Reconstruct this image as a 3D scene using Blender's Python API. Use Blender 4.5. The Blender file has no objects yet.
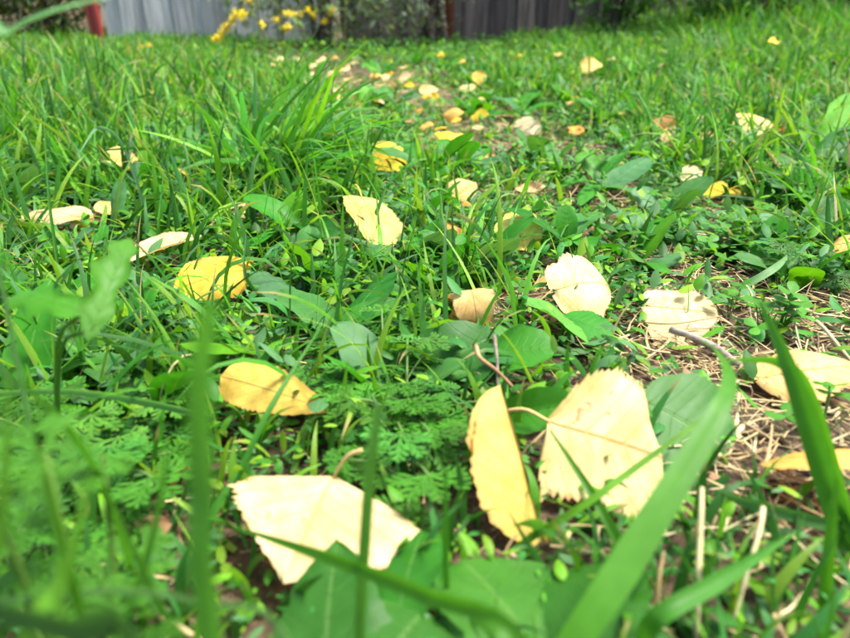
import bpy, math, random
import numpy as np
from mathutils import Vector, Matrix

R = math.radians
rng = np.random.default_rng(11)
random.seed(5)

# ---------------------------------------------------------------- camera
scene = bpy.context.scene
CAM_H, TILT, LENS = 0.23, 24.2, 29.9
cam_d = bpy.data.cameras.new('camera')
cam_d.lens = LENS; cam_d.sensor_width = 36.0
cam_d.clip_start = 0.005; cam_d.clip_end = 500
cam_d.dof.use_dof = True
cam_d.dof.focus_distance = 0.56
cam_d.dof.aperture_fstop = 7.5
cam = bpy.data.objects.new('camera', cam_d)
scene.collection.objects.link(cam)
cam.location = (0, 0, CAM_H)
cam.rotation_euler = (R(90 - TILT), 0, 0)
scene.camera = cam

# ---------------------------------------------------------------- sky, sun, exposure
SUN_EL, SUN_AZ = 66.0, 85.0        # azimuth clockwise from +Y (the view direction)
world = bpy.data.worlds.new('World'); scene.world = world
world.use_nodes = True
wn = world.node_tree
sky = wn.nodes.new('ShaderNodeTexSky'); sky.sky_type = 'NISHITA'
sky.sun_disc = False
sky.sun_elevation = R(SUN_EL); sky.sun_rotation = R(SUN_AZ)
sky.air_density = 1.0; sky.dust_density = 4.0; sky.ozone_density = 0.6
wn.nodes['Background'].inputs['Strength'].default_value = 0.135
wn.links.new(sky.outputs[0], wn.nodes['Background'].inputs['Color'])
sd = bpy.data.lights.new('sun', 'SUN'); sd.energy = 2.8; sd.angle = R(18); sd.color = (1.0, 0.975, 0.93)
sun = bpy.data.objects.new('sun', sd); scene.collection.objects.link(sun)
sdir = Vector((math.sin(R(SUN_AZ)) * math.cos(R(SUN_EL)), math.cos(R(SUN_AZ)) * math.cos(R(SUN_EL)), math.sin(R(SUN_EL))))
sun.rotation_euler = sdir.to_track_quat('Z', 'Y').to_euler()
sun.location = (0, 0, 6)
vs = scene.view_settings
vs.view_transform = 'Standard'; vs.look = 'None'; vs.gamma = 1.0; vs.exposure = 1.78
vs.use_curve_mapping = False
scene.cycles.use_denoising = True
scene.cycles.max_bounces = 10
scene.cycles.transparent_max_bounces = 4

# ---------------------------------------------------------------- helpers
COL = scene.collection
FPX = LENS / 36.0 * 850.0
ct, st = math.cos(R(TILT)), math.sin(R(TILT))

def sstep(a, b, x):
    t = np.clip((x - a) / (b - a), 0, 1)
    return t * t * (3 - 2 * t)

def terrain(x, y):
    z = 0.006 * np.sin(3.1 * x + 0.7) * np.sin(2.7 * y + 0.3) + 0.003 * np.sin(9 * x + 2 * y) + 0.003 * np.sin(7 * y - 4 * x)
    z = z + 0.11 * sstep(1.6, 4.0, y) * sstep(0.0, 2.2, x)
    z = z + 0.03 * sstep(1.6, 3.5, y) * sstep(0.6, 2.4, -x)
    return z

def ray(px, py):
    """direction of the sight line through a point of the 850 x 638 photograph"""
    dx, dy = (px - 425) / FPX, (319 - py) / FPX
    return np.array([dx, ct + dy * st, -st + dy * ct])

def at(px, py, h=0.0):
    """the place h metres above the soil seen at that point of the photograph"""
    d = ray(px, py)
    z = h
    for _ in range(12):
        t = (CAM_H - z) / max(-d[2], 1e-3)
        p = np.array([0, 0, CAM_H]) + d * t
        z = float(terrain(p[0], p[1])) + h
    return p

def at_y(px, py, Y):
    d = ray(px, py)
    return np.array([0, 0, CAM_H]) + d * (Y / d[1])

def project(P):
    v = P - np.array([0, 0, CAM_H])
    depth = v[:, 1] * ct - v[:, 2] * st
    up = v[:, 1] * st + v[:, 2] * ct
    dz = np.maximum(depth, 1e-3)
    return 425 + FPX * v[:, 0] / dz, 319 - FPX * up / dz, depth

def tag(o, label=None, cat=None, group=None, kind=None):
    if label: o['label'] = label
    if cat: o['category'] = cat
    if group: o['group'] = group
    if kind: o['kind'] = kind
    return o

def mesh(name, V, F, col=None, luv=None, smooth=True):
    """V (n,3); F (m,3 or 4) int; col (n,3) point colours; luv (n,2) leaf coordinates"""
    me = bpy.data.meshes.new(name)
    V = np.ascontiguousarray(V, dtype=np.float32); F = np.ascontiguousarray(F, dtype=np.int32)
    n, m, k = len(V), len(F), F.shape[1]
    me.vertices.add(n); me.vertices.foreach_set('co', V.ravel())
    me.loops.add(m * k); me.loops.foreach_set('vertex_index', F.ravel())
    me.polygons.add(m)
    me.polygons.foreach_set('loop_start', np.arange(0, m * k, k, dtype=np.int32))
    me.polygons.foreach_set('use_smooth', np.full(m, smooth, dtype=bool))
    me.update(calc_edges=True)
    if col is not None:
        c = np.ones((n, 4), dtype=np.float32); c[:, :3] = col
        me.attributes.new('Col', 'FLOAT_COLOR', 'POINT').data.foreach_set('color', c.ravel())
    if luv is not None:
        u = np.zeros((n, 3), dtype=np.float32); u[:, :2] = luv
        me.attributes.new('luv', 'FLOAT_VECTOR', 'POINT').data.foreach_set('vector', u.ravel())
    return me

def obj(name, me, mat=None, parent=None, loc=None):
    o = bpy.data.objects.new(name, me)
    COL.objects.link(o)
    if mat is not None and me is not None and not me.materials:
        me.materials.append(mat)
    if parent is not None: o.parent = parent
    if loc is not None: o.location = loc
    return o

def empty(name, loc=(0, 0, 0)):
    o = bpy.data.objects.new(name, None); o.empty_display_size = 0.02
    COL.objects.link(o); o.location = Vector(loc)
    return o

def copy_tree(o, parent=None):
    c = o.copy(); COL.objects.link(c); c.parent = parent
    for ch in o.children:
        copy_tree(ch, c)
    return c

def grid_faces(rows, cols):
    r, c = np.meshgrid(np.arange(rows - 1), np.arange(cols - 1), indexing='ij')
    i = (r * cols + c).ravel()
    return np.stack([i, i + 1, i + cols + 1, i + cols], 1)

# ---------------------------------------------------------------- materials
class NT:
    def __init__(s, name):
        s.m = bpy.data.materials.new(name); s.m.use_nodes = True
        s.t = s.m.node_tree; s.t.nodes.clear()
        s.out = s.n('ShaderNodeOutputMaterial')
    def n(s, typ, **kw):
        nd = s.t.nodes.new(typ)
        for k, v in kw.items():
            setattr(nd, k, v)
        return nd
    def set(s, sock, v):
        if hasattr(v, 'links') or isinstance(v, bpy.types.NodeSocket): s.t.links.new(v, sock)
        elif isinstance(v, (tuple, list)) and len(v) == 3 and sock.type == 'RGBA': sock.default_value = (*v, 1)
        else: sock.default_value = v
    def math(s, op, a, b=0.0, c=None, clamp=False):
        nd = s.n('ShaderNodeMath', operation=op, use_clamp=clamp)
        s.set(nd.inputs[0], a); s.set(nd.inputs[1], b)
        if c is not None: s.set(nd.inputs[2], c)
        return nd.outputs[0]
    def mix(s, f, a, b, mode='MIX'):
        nd = s.n('ShaderNodeMix', data_type='RGBA', blend_type=mode)
        s.set(nd.inputs[0], f); s.set(nd.inputs[6], a); s.set(nd.inputs[7], b)
        return nd.outputs[2]
    def noise(s, scale, detail=3, rough=.55, vec=None):
        nd = s.n('ShaderNodeTexNoise')
        nd.inputs['Scale'].default_value = scale; nd.inputs['Detail'].default_value = detail
        nd.inputs['Roughness'].default_value = rough
        if vec is not None: s.set(nd.inputs['Vector'], vec)
        return nd.outputs[0]
    def ramp(s, f, lo, hi):
        nd = s.n('ShaderNodeMapRange', interpolation_type='SMOOTHSTEP')
        s.set(nd.inputs[0], f); nd.inputs[1].default_value = lo; nd.inputs[2].default_value = hi
        return nd.outputs[0]
    def attr(s, name):
        return s.n('ShaderNodeAttribute', attribute_name=name)
    def bump(s, h, strength, dist=.001):
        nd = s.n('ShaderNodeBump'); nd.inputs['Strength'].default_value = strength
        nd.inputs['Distance'].default_value = dist; s.set(nd.inputs['Height'], h)
        return nd.outputs[0]
    def pos(s):
        return s.n('ShaderNodeNewGeometry').outputs['Position']
    def objpos(s):
        return s.n('ShaderNodeTexCoord').outputs['Object']
    def leafy(s, col, tcol, rough, trans, spec=.5, normal=None):
        b = s.n('ShaderNodeBsdfPrincipled')
        s.set(b.inputs['Base Color'], col); s.set(b.inputs['Roughness'], rough)
        b.inputs['Specular IOR Level'].default_value = spec
        t = s.n('ShaderNodeBsdfTranslucent'); s.set(t.inputs['Color'], tcol)
        mx = s.n('ShaderNodeMixShader'); s.set(mx.inputs[0], trans)
        s.t.links.new(b.outputs[0], mx.inputs[1]); s.t.links.new(t.outputs[0], mx.inputs[2])
        if normal is not None:
            s.t.links.new(normal, b.inputs['Normal'])
        s.t.links.new(mx.outputs[0], s.out.inputs[0])
        return s.m
    def plain(s, col, rough=.8, spec=.3, normal=None):
        b = s.n('ShaderNodeBsdfPrincipled')
        s.set(b.inputs['Base Color'], col); s.set(b.inputs['Roughness'], rough)
        b.inputs['Specular IOR Level'].default_value = spec
        if normal is not None: s.t.links.new(normal, b.inputs['Normal'])
        s.t.links.new(b.outputs[0], s.out.inputs[0])
        return s.m

def mat_grass():
    s = NT('grass_blade'); a = s.attr('Col'); u = s.n('ShaderNodeSeparateXYZ'); s.set(u.inputs[0], s.attr('luv').outputs['Vector'])
    nz = s.noise(140, 2, .6, s.pos())
    c = s.mix(1.0, a.outputs['Color'], s.mix(nz, (.72, .78, .7), (1.3, 1.2, 1.3)), 'MULTIPLY')
    rib = s.math('SINE', s.math('MULTIPLY', u.outputs[0], 22.0))
    c = s.mix(s.math('MULTIPLY_ADD', rib, .06, .06), c, (.16, .27, .07))
    tc = s.mix(1.0, c, (1.45, 1.4, .8), 'MULTIPLY')
    return s.leafy(c, tc, .40, .40, .30, s.bump(rib, .3, .0004))

def mat_green_leaf():
    s = NT('green_leaf'); a = s.attr('Col'); u = s.n('ShaderNodeSeparateXYZ'); s.set(u.inputs[0], s.attr('luv').outputs['Vector'])
    x = s.math('ABSOLUTE', u.outputs[0]); v = u.outputs[1]
    nz = s.noise(90, 4, .6, s.pos())
    c = s.mix(1.0, a.outputs['Color'], s.mix(nz, (.62, .70, .65), (1.4, 1.28, 1.35)), 'MULTIPLY')
    side = s.math('SUBTRACT', s.math('MULTIPLY', v, 7.0), s.math('MULTIPLY', x, 1.6))
    tri = s.math('ABSOLUTE', s.math('SUBTRACT', s.math('FRACT', side), .5))
    vein = s.ramp(tri, .44, .5); mid = s.ramp(x, .07, .02)
    vv = s.math('MAXIMUM', s.math('MULTIPLY', vein, .45), mid)
    c = s.mix(s.math('MULTIPLY', vv, .22), c, (.20, .33, .08))
    blem = s.ramp(s.noise(95, 5, .75, s.pos()), .66, .73)
    c = s.mix(s.math('MULTIPLY', blem, .5), c, (.20, .17, .07))
    tc = s.mix(1.0, c, (1.5, 1.35, .5), 'MULTIPLY')
    h = s.math('ADD', s.math('MULTIPLY', vv, -.6), s.math('MULTIPLY', nz, .9))
    return s.leafy(c, tc, s.math('MULTIPLY_ADD', nz, .3, .32), .34, .18, s.bump(h, .4, .0008))

def mat_fallen():
    s = NT('fallen_leaf'); a = s.attr('Col'); u = s.n('ShaderNodeSeparateXYZ'); s.set(u.inputs[0], s.attr('luv').outputs['Vector'])
    x = s.math('ABSOLUTE', u.outputs[0]); v = u.outputs[1]
    p = s.objpos()
    nz = s.noise(55, 5, .62, p)
    c = s.mix(1.0, a.outputs['Color'], s.mix(s.ramp(nz, .25, .75), (.72, .64, .48), (1.16, 1.18, 1.25)), 'MULTIPLY')
    blot = s.ramp(s.noise(17, 4, .6, p), .50, .72)
    c = s.mix(s.math('MULTIPLY', blot, .5), c, s.mix(1.0, c, (.78, .60, .38), 'MULTIPLY'))
    side = s.math('SUBTRACT', s.math('MULTIPLY', v, 6.0), s.math('MULTIPLY', x, 2.3))
    tri = s.math('ABSOLUTE', s.math('SUBTRACT', s.math('FRACT', side), .5))
    vein = s.ramp(tri, .455, .495); mid = s.ramp(x, .05, .012)
    vv = s.math('MAXIMUM', s.math('MULTIPLY', vein, .55), mid)
    c = s.mix(s.math('MULTIPLY', vv, .6), c, (.40, .23, .07))
    vo = s.n('ShaderNodeTexVoronoi', feature='DISTANCE_TO_EDGE'); vo.inputs['Scale'].default_value = 420; s.set(vo.inputs['Vector'], p)
    net = s.math('MULTIPLY', s.ramp(vo.outputs['Distance'], .10, .0), .22)
    c = s.mix(net, c, (.45, .30, .12))
    edge = s.math('MULTIPLY', s.ramp(s.math('ADD', x, s.math('MULTIPLY', s.noise(70, 3, .6, p), .25)), 1.02, 1.16), .8)
    c = s.mix(edge, c, (.36, .19, .06))
    spot = s.ramp(s.noise(110, 3, .65, p), .63, .71)
    c = s.mix(s.math('MULTIPLY', spot, .7), c, (.26, .13, .05))
    tc = s.mix(1.0, c, (1.1, .95, .55), 'MULTIPLY')
    h = s.math('ADD', s.math('MULTIPLY', vv, 1.0), s.math('MULTIPLY', nz, 1.2))
    return s.leafy(c, tc, .6, .36, .25, s.bump(h, .55, .0008))

def mat_attr(name, rough=.7, trans=0.0, nscale=200, spec=.3):
    s = NT(name); a = s.attr('Col'); nz = s.noise(nscale, 3, .6, s.pos())
    c = s.mix(1.0, a.outputs['Color'], s.mix(nz, (.55, .55, .55), (1.4, 1.4, 1.4)), 'MULTIPLY')
    if trans: return s.leafy(c, c, rough, trans, spec)
    return s.plain(c, rough, spec, s.bump(nz, .4, .001))

def mat_soil():
    s = NT('soil'); p = s.pos()
    n1 = s.noise(14, 6, .65, p); n2 = s.noise(160, 4, .7, p)
    c = s.mix(s.ramp(n1, .35, .65), (.032, .021, .013), (.085, .058, .034))
    c = s.mix(s.ramp(n2, .45, .7), c, (.15, .105, .062))
    return s.plain(c, .95, .15, s.bump(s.math('ADD', n1, s.math('MULTIPLY', n2, .5)), 1.0, .01))

def mat_wood(name, dark, light, green):
    s = NT(name); p = s.objpos(); mp = s.n('ShaderNodeMapping'); s.set(mp.inputs[0], p)
    mp.inputs['Scale'].default_value = (1, 1, .05)
    oi = s.n('ShaderNodeObjectInfo').outputs['Random']
    off = s.n('ShaderNodeCombineXYZ'); s.set(off.inputs[0], s.math('MULTIPLY', oi, 37.0)); s.set(off.inputs[2], s.math('MULTIPLY', oi, 11.0))
    s.t.links.new(off.outputs[0], mp.inputs['Location'])
    g = s.noise(60, 6, .65, mp.outputs[0]); b = s.noise(5, 4, .6, p)
    c = s.mix(s.ramp(g, .3, .7), dark, light)
    c = s.mix(s.math('MULTIPLY', s.ramp(b, .5, .75), .5), c, green)
    c = s.mix(1.0, c, s.mix(oi, (.55, .56, .58), (1.25, 1.25, 1.2)), 'MULTIPLY')
    return s.plain(c, .85, .2, s.bump(g, .6, .004))

def mat_bark(name, c1, c2):
    s = NT(name); n = s.noise(45, 5, .7, s.objpos())
    return s.plain(s.mix(s.ramp(n, .35, .65), c1, c2), .85, .2, s.bump(n, .7, .003))

def mat_paint():
    s = NT('red_paint'); n = s.noise(25, 5, .65, s.objpos())
    return s.plain(s.mix(s.ramp(n, .55, .72), (.20, .022, .018), (.15, .05, .03)), .5, .4, s.bump(n, .3, .002))

M = dict(grass=mat_grass(), green=mat_green_leaf(), fallen=mat_fallen(),
         straw=mat_attr('dry_straw', .75, .12), petal=mat_attr('flower_yellow', .6, .3), litter=mat_attr('litter', .9),
         soil=mat_soil(), wood_grey=mat_wood('weathered_grey_wood', (.24, .25, .25), (.50, .52, .53), (.30, .33, .29)),
         wood_dark=mat_wood('old_brown_wood', (.07, .058, .05), (.19, .16, .14), (.12, .13, .08)),
         rust=mat_bark('rusty_paint', (.11, .035, .02), (.20, .07, .04)),
         bark=mat_bark('bark', (.05, .04, .03), (.13, .10, .08)), twig=mat_bark('grey_twig', (.13, .10, .075), (.33, .28, .215)),
         stem=mat_bark('brown_stem', (.20, .11, .05), (.36, .22, .11)), paint=mat_paint(),
         bush=mat_attr('bush_leaf', .5, .3, 30))

GREENS = np.array([(.054, .235, .008), (.034, .190, .010), (.018, .120, .008), (.085, .275, .008), (.026, .170, .024), (.125, .29, .015), (.013, .085, .007)]) * (1.24, 1.04, 1.2)
STRAWS = np.array([(.42, .33, .15), (.30, .21, .09), (.52, .44, .23), (.20, .13, .06), (.36, .27, .12)])

# ---------------------------------------------------------------- ribbon generator (blades, straws, small leaves)
def ribbons(P, az, L, W, lean, bend, col, nseg, fold=0.25, prof='blade', sweep=None, roll=None, power=1.5, minz=True):
    N = len(P); t = np.linspace(0, 1, nseg + 1)[None, :]
    if sweep is None: sweep = np.zeros(N)
    if roll is None: roll = np.zeros(N)
    th = lean[:, None] + bend[:, None] * t ** power
    a = az[:, None] + sweep[:, None] * t
    dl = (L / nseg)[:, None]
    dx, dy, dz = np.sin(th) * np.cos(a), np.sin(th) * np.sin(a), np.cos(th)
    def integ(d):
        m = (d[:, :-1] + d[:, 1:]) * .5 * dl
        return np.concatenate([np.zeros((N, 1)), np.cumsum(m, 1)], 1)
    C = np.stack([integ(dx), integ(dy), integ(dz)], -1) + P[:, None, :]
    T = np.stack([dx, dy, dz], -1)
    S = np.stack([-np.sin(a), np.cos(a), np.zeros_like(a)], -1)
    Nn = np.cross(S, T)
    ro = (roll[:, None] * (.3 + .7 * t))[..., None]
    S2 = S * np.cos(ro) + Nn * np.sin(ro); N2 = np.cross(S2, T)
    if prof == 'blade': w = np.minimum(1, .55 + 1.6 * t) * (1 - t ** 2.6) + .012
    elif prof == 'straw': w = 1 - .5 * t
    elif prof == 'ovate': w = (t + .02) ** .55 * (1.02 - t) ** .75 * 2.0
    else: w = (t + .02) ** .9 * (1.02 - t) ** .5 * 1.9
    hw = (.5 * W[:, None] * w)[..., None]
    Lf = C - S2 * hw + N2 * hw * fold; Rt = C + S2 * hw + N2 * hw * fold
    rows = nseg + 1
    if fold:
        V = np.stack([Lf, C, Rt], 2); cols = 3
    else:
        V = np.stack([Lf, Rt], 2); cols = 2
    if minz:
        g = terrain(V[..., 0], V[..., 1]) + .002
        V[..., 2] = np.maximum(V[..., 2], g)
    f = grid_faces(rows, cols)
    F = (f[None] + (np.arange(N) * rows * cols)[:, None, None]).reshape(-1, 4)
    cc = np.repeat(col, rows * cols, 0)
    u = np.linspace(-1, 1, cols); uu = np.broadcast_to(u, (N, rows, cols)); vv = np.broadcast_to(t[0][:, None], (N, rows, cols))
    luv = np.stack([uu, vv], -1).reshape(-1, 2)
    return V.reshape(-1, 3), F, cc, luv

def joined(parts):
    Vs, Fs, Cs, Us, o = [], [], [], [], 0
    for V, F, C, U in parts:
        Vs.append(V); Fs.append(F + o); Cs.append(C); Us.append(U); o += len(V)
    return np.concatenate(Vs), np.concatenate(Fs), np.concatenate(Cs), np.concatenate(Us)

def tube(pts, rad, sides=6):
    pts = np.asarray(pts, float); n = len(pts); rad = np.broadcast_to(rad, (n,))
    T = np.gradient(pts, axis=0); T /= np.linalg.norm(T, axis=1)[:, None] + 1e-12
    ref = np.array([0, 0, 1.0]) if abs(T[0, 2]) < .8 else np.array([1.0, 0, 0])
    V = []
    for i in range(n):
        s = np.cross(T[i], ref); s /= np.linalg.norm(s) + 1e-12; b = np.cross(s, T[i])
        for k in range(sides):
            q = 2 * math.pi * k / sides
            V.append(pts[i] + rad[i] * (s * math.cos(q) + b * math.sin(q)))
    F = []
    for i in range(n - 1):
        for k in range(sides):
            F.append((i * sides + k, i * sides + (k + 1) % sides, (i + 1) * sides + (k + 1) % sides, (i + 1) * sides + k))
    for e in (0, n - 1):
        for k in range(1, sides - 2, 2):
            q = (e * sides, e * sides + k, e * sides + k + 1, e * sides + k + 2)
            F.append(q if e else q[::-1])
    return np.array(V), np.array(F)

def spline(pts, n):
    """Catmull-Rom through the points"""
    p = np.asarray(pts, float); p = np.vstack([2 * p[0] - p[1], p, 2 * p[-1] - p[-2]])
    out = []; m = len(p) - 3
    for q in np.linspace(0, m - 1e-6, n):
        i = int(q); t = q - i; a, b, c, d = p[i:i + 4]
        out.append(.5 * ((2 * b) + (c - a) * t + (2 * a - 5 * b + 4 * c - d) * t * t + (3 * b - a - 3 * c + d) * t ** 3))
    return np.array(out)

# ---------------------------------------------------------------- leaf sheet generator
def leaf_sheet(L, W, a=.45, b=.8, teeth=14, tooth=.06, cord=.1, bend=0., curl=0., fold=0., wave=.0, seed=0, rows=44, cols=11, tear=0.0, norm=True, irr=.06, wl=None, wr=None, lobe=None, skew=0.):
    """a leaf along +Y from its stalk (0,0,0) to its tip (0,L,0), W wide, upper side +Z"""
    r = np.random.default_rng(seed)
    t = np.linspace(0, 1, rows)[:, None]; u = np.linspace(-1, 1, cols)[None, :]
    tm = a / (a + b); cn = tm ** a * (1 - tm) ** b
    w = ((t + 1e-4) ** a * (1 - t) ** b / cn)
    if lobe: w = w * (1 - lobe[1] * (.5 + .5 * np.cos(2 * np.pi * lobe[0] * t ** 1.1)))
    if wl is not None: w = np.where(u < 0, np.interp(t, wl[0], wl[1]), np.interp(t, wr[0], wr[1]))
    tq = t * teeth + .35 * np.sin(t * 9 + r.uniform(0, 6)) + .25 * np.sin(t * 23 + r.uniform(0, 6)); saw = tq % 1.0
    tooth = tooth * (.35 + .65 * np.abs(np.sin(t * 7 + r.uniform(0, 6))))
    asym = 1 + .08 * r.standard_normal() * np.sign(u)
    edge = 1 + tooth * (saw - .5) * 2 * (np.abs(u) > .95) + .05 * np.sin(t * 5 + r.uniform(0, 6)) * np.sign(u)
    if tear:
        q = r.uniform(.3, .8); sd = r.choice([-1, 1])
        edge = edge * (1 - tear * np.exp(-((t - q) / .05) ** 2) * ((u * sd) > .55))
    sd_ = (u > 0).astype(float)
    ir = sum(np.sin(t * f + r.uniform(0, 6.28) + sd_ * r.uniform(1, 5)) * am for f, am in ((6, 1.), (11, .6), (19, .45), (37, .25)))
    edge = edge * (1 + irr * ir * np.abs(u) ** 2)
    X = u * w * W / 2 * edge * asym
    Y = t * L - cord * L * np.abs(u) ** 1.5 * (1 - t) ** 2.5 + .03 * L * np.sin(u * 2 + r.uniform(0, 6)) * t * (1 - t)
    Y = Y + skew * L * u * t ** 2
    Z = np.zeros_like(X)
    ph = r.uniform(0, 6.28, 4)
    Z += wave * L * (np.sin(7 * t + 2.1 * u + ph[0]) * .5 + np.sin(4.3 * u - 5 * t + ph[1]) * .5) * (.25 + np.abs(u))
    Z += .05 * L * np.sin(t * 4 + ph[2] + sd_ * ph[3]) * np.abs(u) ** 4 * np.sin(np.pi * np.clip(t, 0, 1)) * (irr / .06)
    Z += .012 * L * np.sin(t * 6 * 6.28 - np.abs(u) * 8) * np.abs(u) * (1 - np.abs(u)) * 2
    Z += np.abs(X) * math.tan(fold) if abs(fold) < 1.2 else 0
    if abs(fold) >= 1.2:
        s_ = np.sign(X); Z = Z + np.abs(X) * math.sin(fold); X = X * abs(math.cos(fold)) + s_ * .0004
    if curl:                      # roll about the midrib; positive = edges up
        k = curl / (W / 2); X, Z = np.sin(k * X) / k, Z * np.cos(k * X) + (1 - np.cos(k * X)) / k
    if bend:                      # along the midrib; positive = tip up
        k = bend / L; Y, Z = np.sin(k * Y) / k - Z * np.sin(k * Y), (1 - np.cos(k * Y)) / k + Z * np.cos(k * Y)
    V = np.stack([X, Y, Z], -1)
    if not norm:
        return V.reshape(-1, 3), grid_faces(rows, cols), np.stack([np.broadcast_to(u, (rows, cols)), np.broadcast_to(t, (rows, cols))], -1).reshape(-1, 2)
    tip = V[-1, cols // 2]; ang = math.atan2(tip[2], tip[1]); c_, s_ = math.cos(-ang), math.sin(-ang)
    y, z = V[..., 1] * c_ - V[..., 2] * s_, V[..., 1] * s_ + V[..., 2] * c_
    k = L / math.hypot(tip[1], tip[2])
    V = np.stack([V[..., 0], y * k, z * k], -1).reshape(-1, 3)
    luv = np.stack([np.broadcast_to(u, (rows, cols)), np.broadcast_to(t, (rows, cols))], -1).reshape(-1, 2)
    return V, grid_faces(rows, cols), luv

def frame(B, T, roll=0.0):
    """columns x, y, z of a leaf whose midrib runs B -> T; roll 0 = upper side skyward"""
    y = (T - B) / np.linalg.norm(T - B)
    up = np.array([0, 0, 1.0])
    z = up - y * np.dot(up, y)
    if np.linalg.norm(z) < .05: z = np.array([0, -1.0, 0]) - y * np.dot(np.array([0, -1.0, 0]), y)
    z /= np.linalg.norm(z); x = np.cross(y, z)
    c, s = math.cos(roll), math.sin(roll)
    return np.stack([x * c + z * s, y, z * c - x * s], 1)

def vein_mesh(V, rows, cols, nside, slope, rad, col):
    """raised midrib and side veins that follow a leaf sheet"""
    Gd = V.reshape(rows, cols, 3)
    def smp(t, u):
        a_, b_ = min(max(t, 0), 1) * (rows - 1), (u + 1) / 2 * (cols - 1)
        i, j = min(int(a_), rows - 2), min(int(b_), cols - 2); f, g = a_ - i, b_ - j
        return (Gd[i, j] * (1 - f) + Gd[i + 1, j] * f) * (1 - g) + (Gd[i, j + 1] * (1 - f) + Gd[i + 1, j + 1] * f) * g
    Vs, Fs, o = [], [], 0
    paths = [([smp(t, 0) for t in np.linspace(.0, .96, 16)], rad, rad * .3)]
    for k in range(nside):
        for sg in (-1, 1):
            pts = [((k + slope * u) / nside, u * sg) for u in np.linspace(0, .92, 8)]; pts = [smp(t, u) for t, u in pts if t < .93]
            if len(pts) > 3: paths.append((pts, rad * .6, rad * .15))
    for pts, r0, r1 in paths:
        tv, tf = tube(np.array(pts), np.linspace(r0, r1, len(pts)), 4); Vs.append(tv); Fs.append(tf + o); o += len(tv)
    tv = np.concatenate(Vs)
    return mesh('vein', tv, np.concatenate(Fs), np.tile(col, (len(tv), 1)), np.tile((.5, .03), (len(tv), 1)))

CLEAR = []      # (pixel ellipse, depth) of things that stand free of grass in the photograph
LOG = []

CREAM, PALE, YEL, GOLD, ORANGE, RUST = (.72, .63, .31), (.74, .58, .20), (.80, .58, .035), (.74, .51, .09), (.66, .33, .045), (.32, .13, .035)

def fallen_leaf(label, B, T, width, col, roll=0., stalk=None, length=None, group='fallen yellow leaves', clear=True, srad=.0008, **kw):
    """B, T: (pixel x, pixel y, height over soil) of stalk end and tip; width in metres; stalk: end of the stalk likewise"""
    b, tt = at(*B), at(*T); L = float(np.linalg.norm(tt - b))
    LOG.append((label[:44], round(L * 100, 1), round(width * 100, 1)))
    kw.setdefault('seed', int(B[0] * 7 + B[1] * 13))
    V, F, uv = leaf_sheet(length or L, width, **kw)
    Fr = frame(b, tt, roll); V = V @ Fr.T
    rr = np.random.default_rng(int(B[0] * 3 + B[1]))
    c = np.array(col) * (1 + .06 * rr.standard_normal(3))
    root = empty('fallen_leaf', b)
    tag(root, label, 'leaf', group)
    bl_ = obj('blade', mesh('blade', V, F, np.tile(c, (len(V), 1)), uv), M['fallen'], root)
    if kw.get('rows', 44) >= 44 and width > .03 and abs(kw.get('fold', 0)) < 1.2:
        obj('vein', vein_mesh(V, kw.get('rows', 44), kw.get('cols', 11), 6, 2.3, .00042, np.array(col) * (.80, .66, .45)), M['straw'], bl_)
    if stalk is not None:
        e = at(*stalk) - b
        mid = e * .5 + np.array([0, 0, .004])
        pts = spline([np.zeros(3), mid, e], 8)
        tv, tf = tube(pts, np.linspace(srad, srad * 1.5, 8), 6)
        obj('stalk', mesh('stalk', tv, tf, np.tile(np.array(col) * (.75, .6, .5), (len(tv), 1))), M['straw'], root)
    if clear:
        px, py, dp = project(V + b)
        CLEAR.append((px.mean(), py.mean(), max(6, (px.max() - px.min()) / 2), max(5, (py.max() - py.min()) / 2), dp.mean()))
    return root

# ================================================================ THE SETTING
def make_ground():
    ax = np.concatenate([-np.geomspace(80, 3.2, 14), np.linspace(-3, 3, 121), np.geomspace(3.2, 80, 14)])
    ay = np.concatenate([-np.geomspace(60, 1.2, 10), np.linspace(-1, 5, 121), np.geomspace(5.2, 120, 14)])
    X, Y = np.meshgrid(ax, ay, indexing='xy')
    Z = terrain(X, Y)
    near = (np.abs(X) < 3) & (Y > -1) & (Y < 5)
    Z = Z + near * rng.normal(0, .0012, Z.shape)
    V = np.stack([X, Y, Z], -1).reshape(-1, 3)
    g = obj('ground', mesh('ground', V, grid_faces(len(ay), len(ax))), M['soil'])
    tag(g, 'brown soil and litter under the lawn', kind='structure')
make_ground()

def box(x0, x1, y0, y1, z0, z1):
    V = np.array([(x, y, z) for z in (z0, z1) for y in (y0, y1) for x in (x0, x1)], float)
    F = np.array([(0, 2, 3, 1), (4, 5, 7, 6), (0, 1, 5, 4), (2, 6, 7, 3), (0, 4, 6, 2), (1, 3, 7, 5)])
    return V, F

def board_mesh(w, h, th, seed):
    """a plank with a slightly wavy outline and a rough sawn top"""
    r = np.random.default_rng(seed); n = 9
    zs = np.linspace(0, h, n); xl = -w / 2 + r.normal(0, .0016, n); xr = w / 2 + r.normal(0, .0016, n)
    V, F = [], []
    for i in range(n):
        zz = zs[i] + (r.uniform(-.02, .02) if i == n - 1 else 0)
        for x, y in ((xl[i], 0), (xr[i], 0), (xr[i], th), (xl[i], th)):
            V.append((x, y + .003 * math.sin(i * .8 + seed), zz))
    for i in range(n - 1):
        for k in range(4):
            F.append((4 * i + k, 4 * i + (k + 1) % 4, 4 * i + 4 + (k + 1) % 4, 4 * i + 4 + k))
    F.append((3, 2, 1, 0)); F.append((4 * n - 4, 4 * n - 3, 4 * n - 2, 4 * n - 1))
    return mesh('board', np.array(V), np.array(F), smooth=False)

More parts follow.
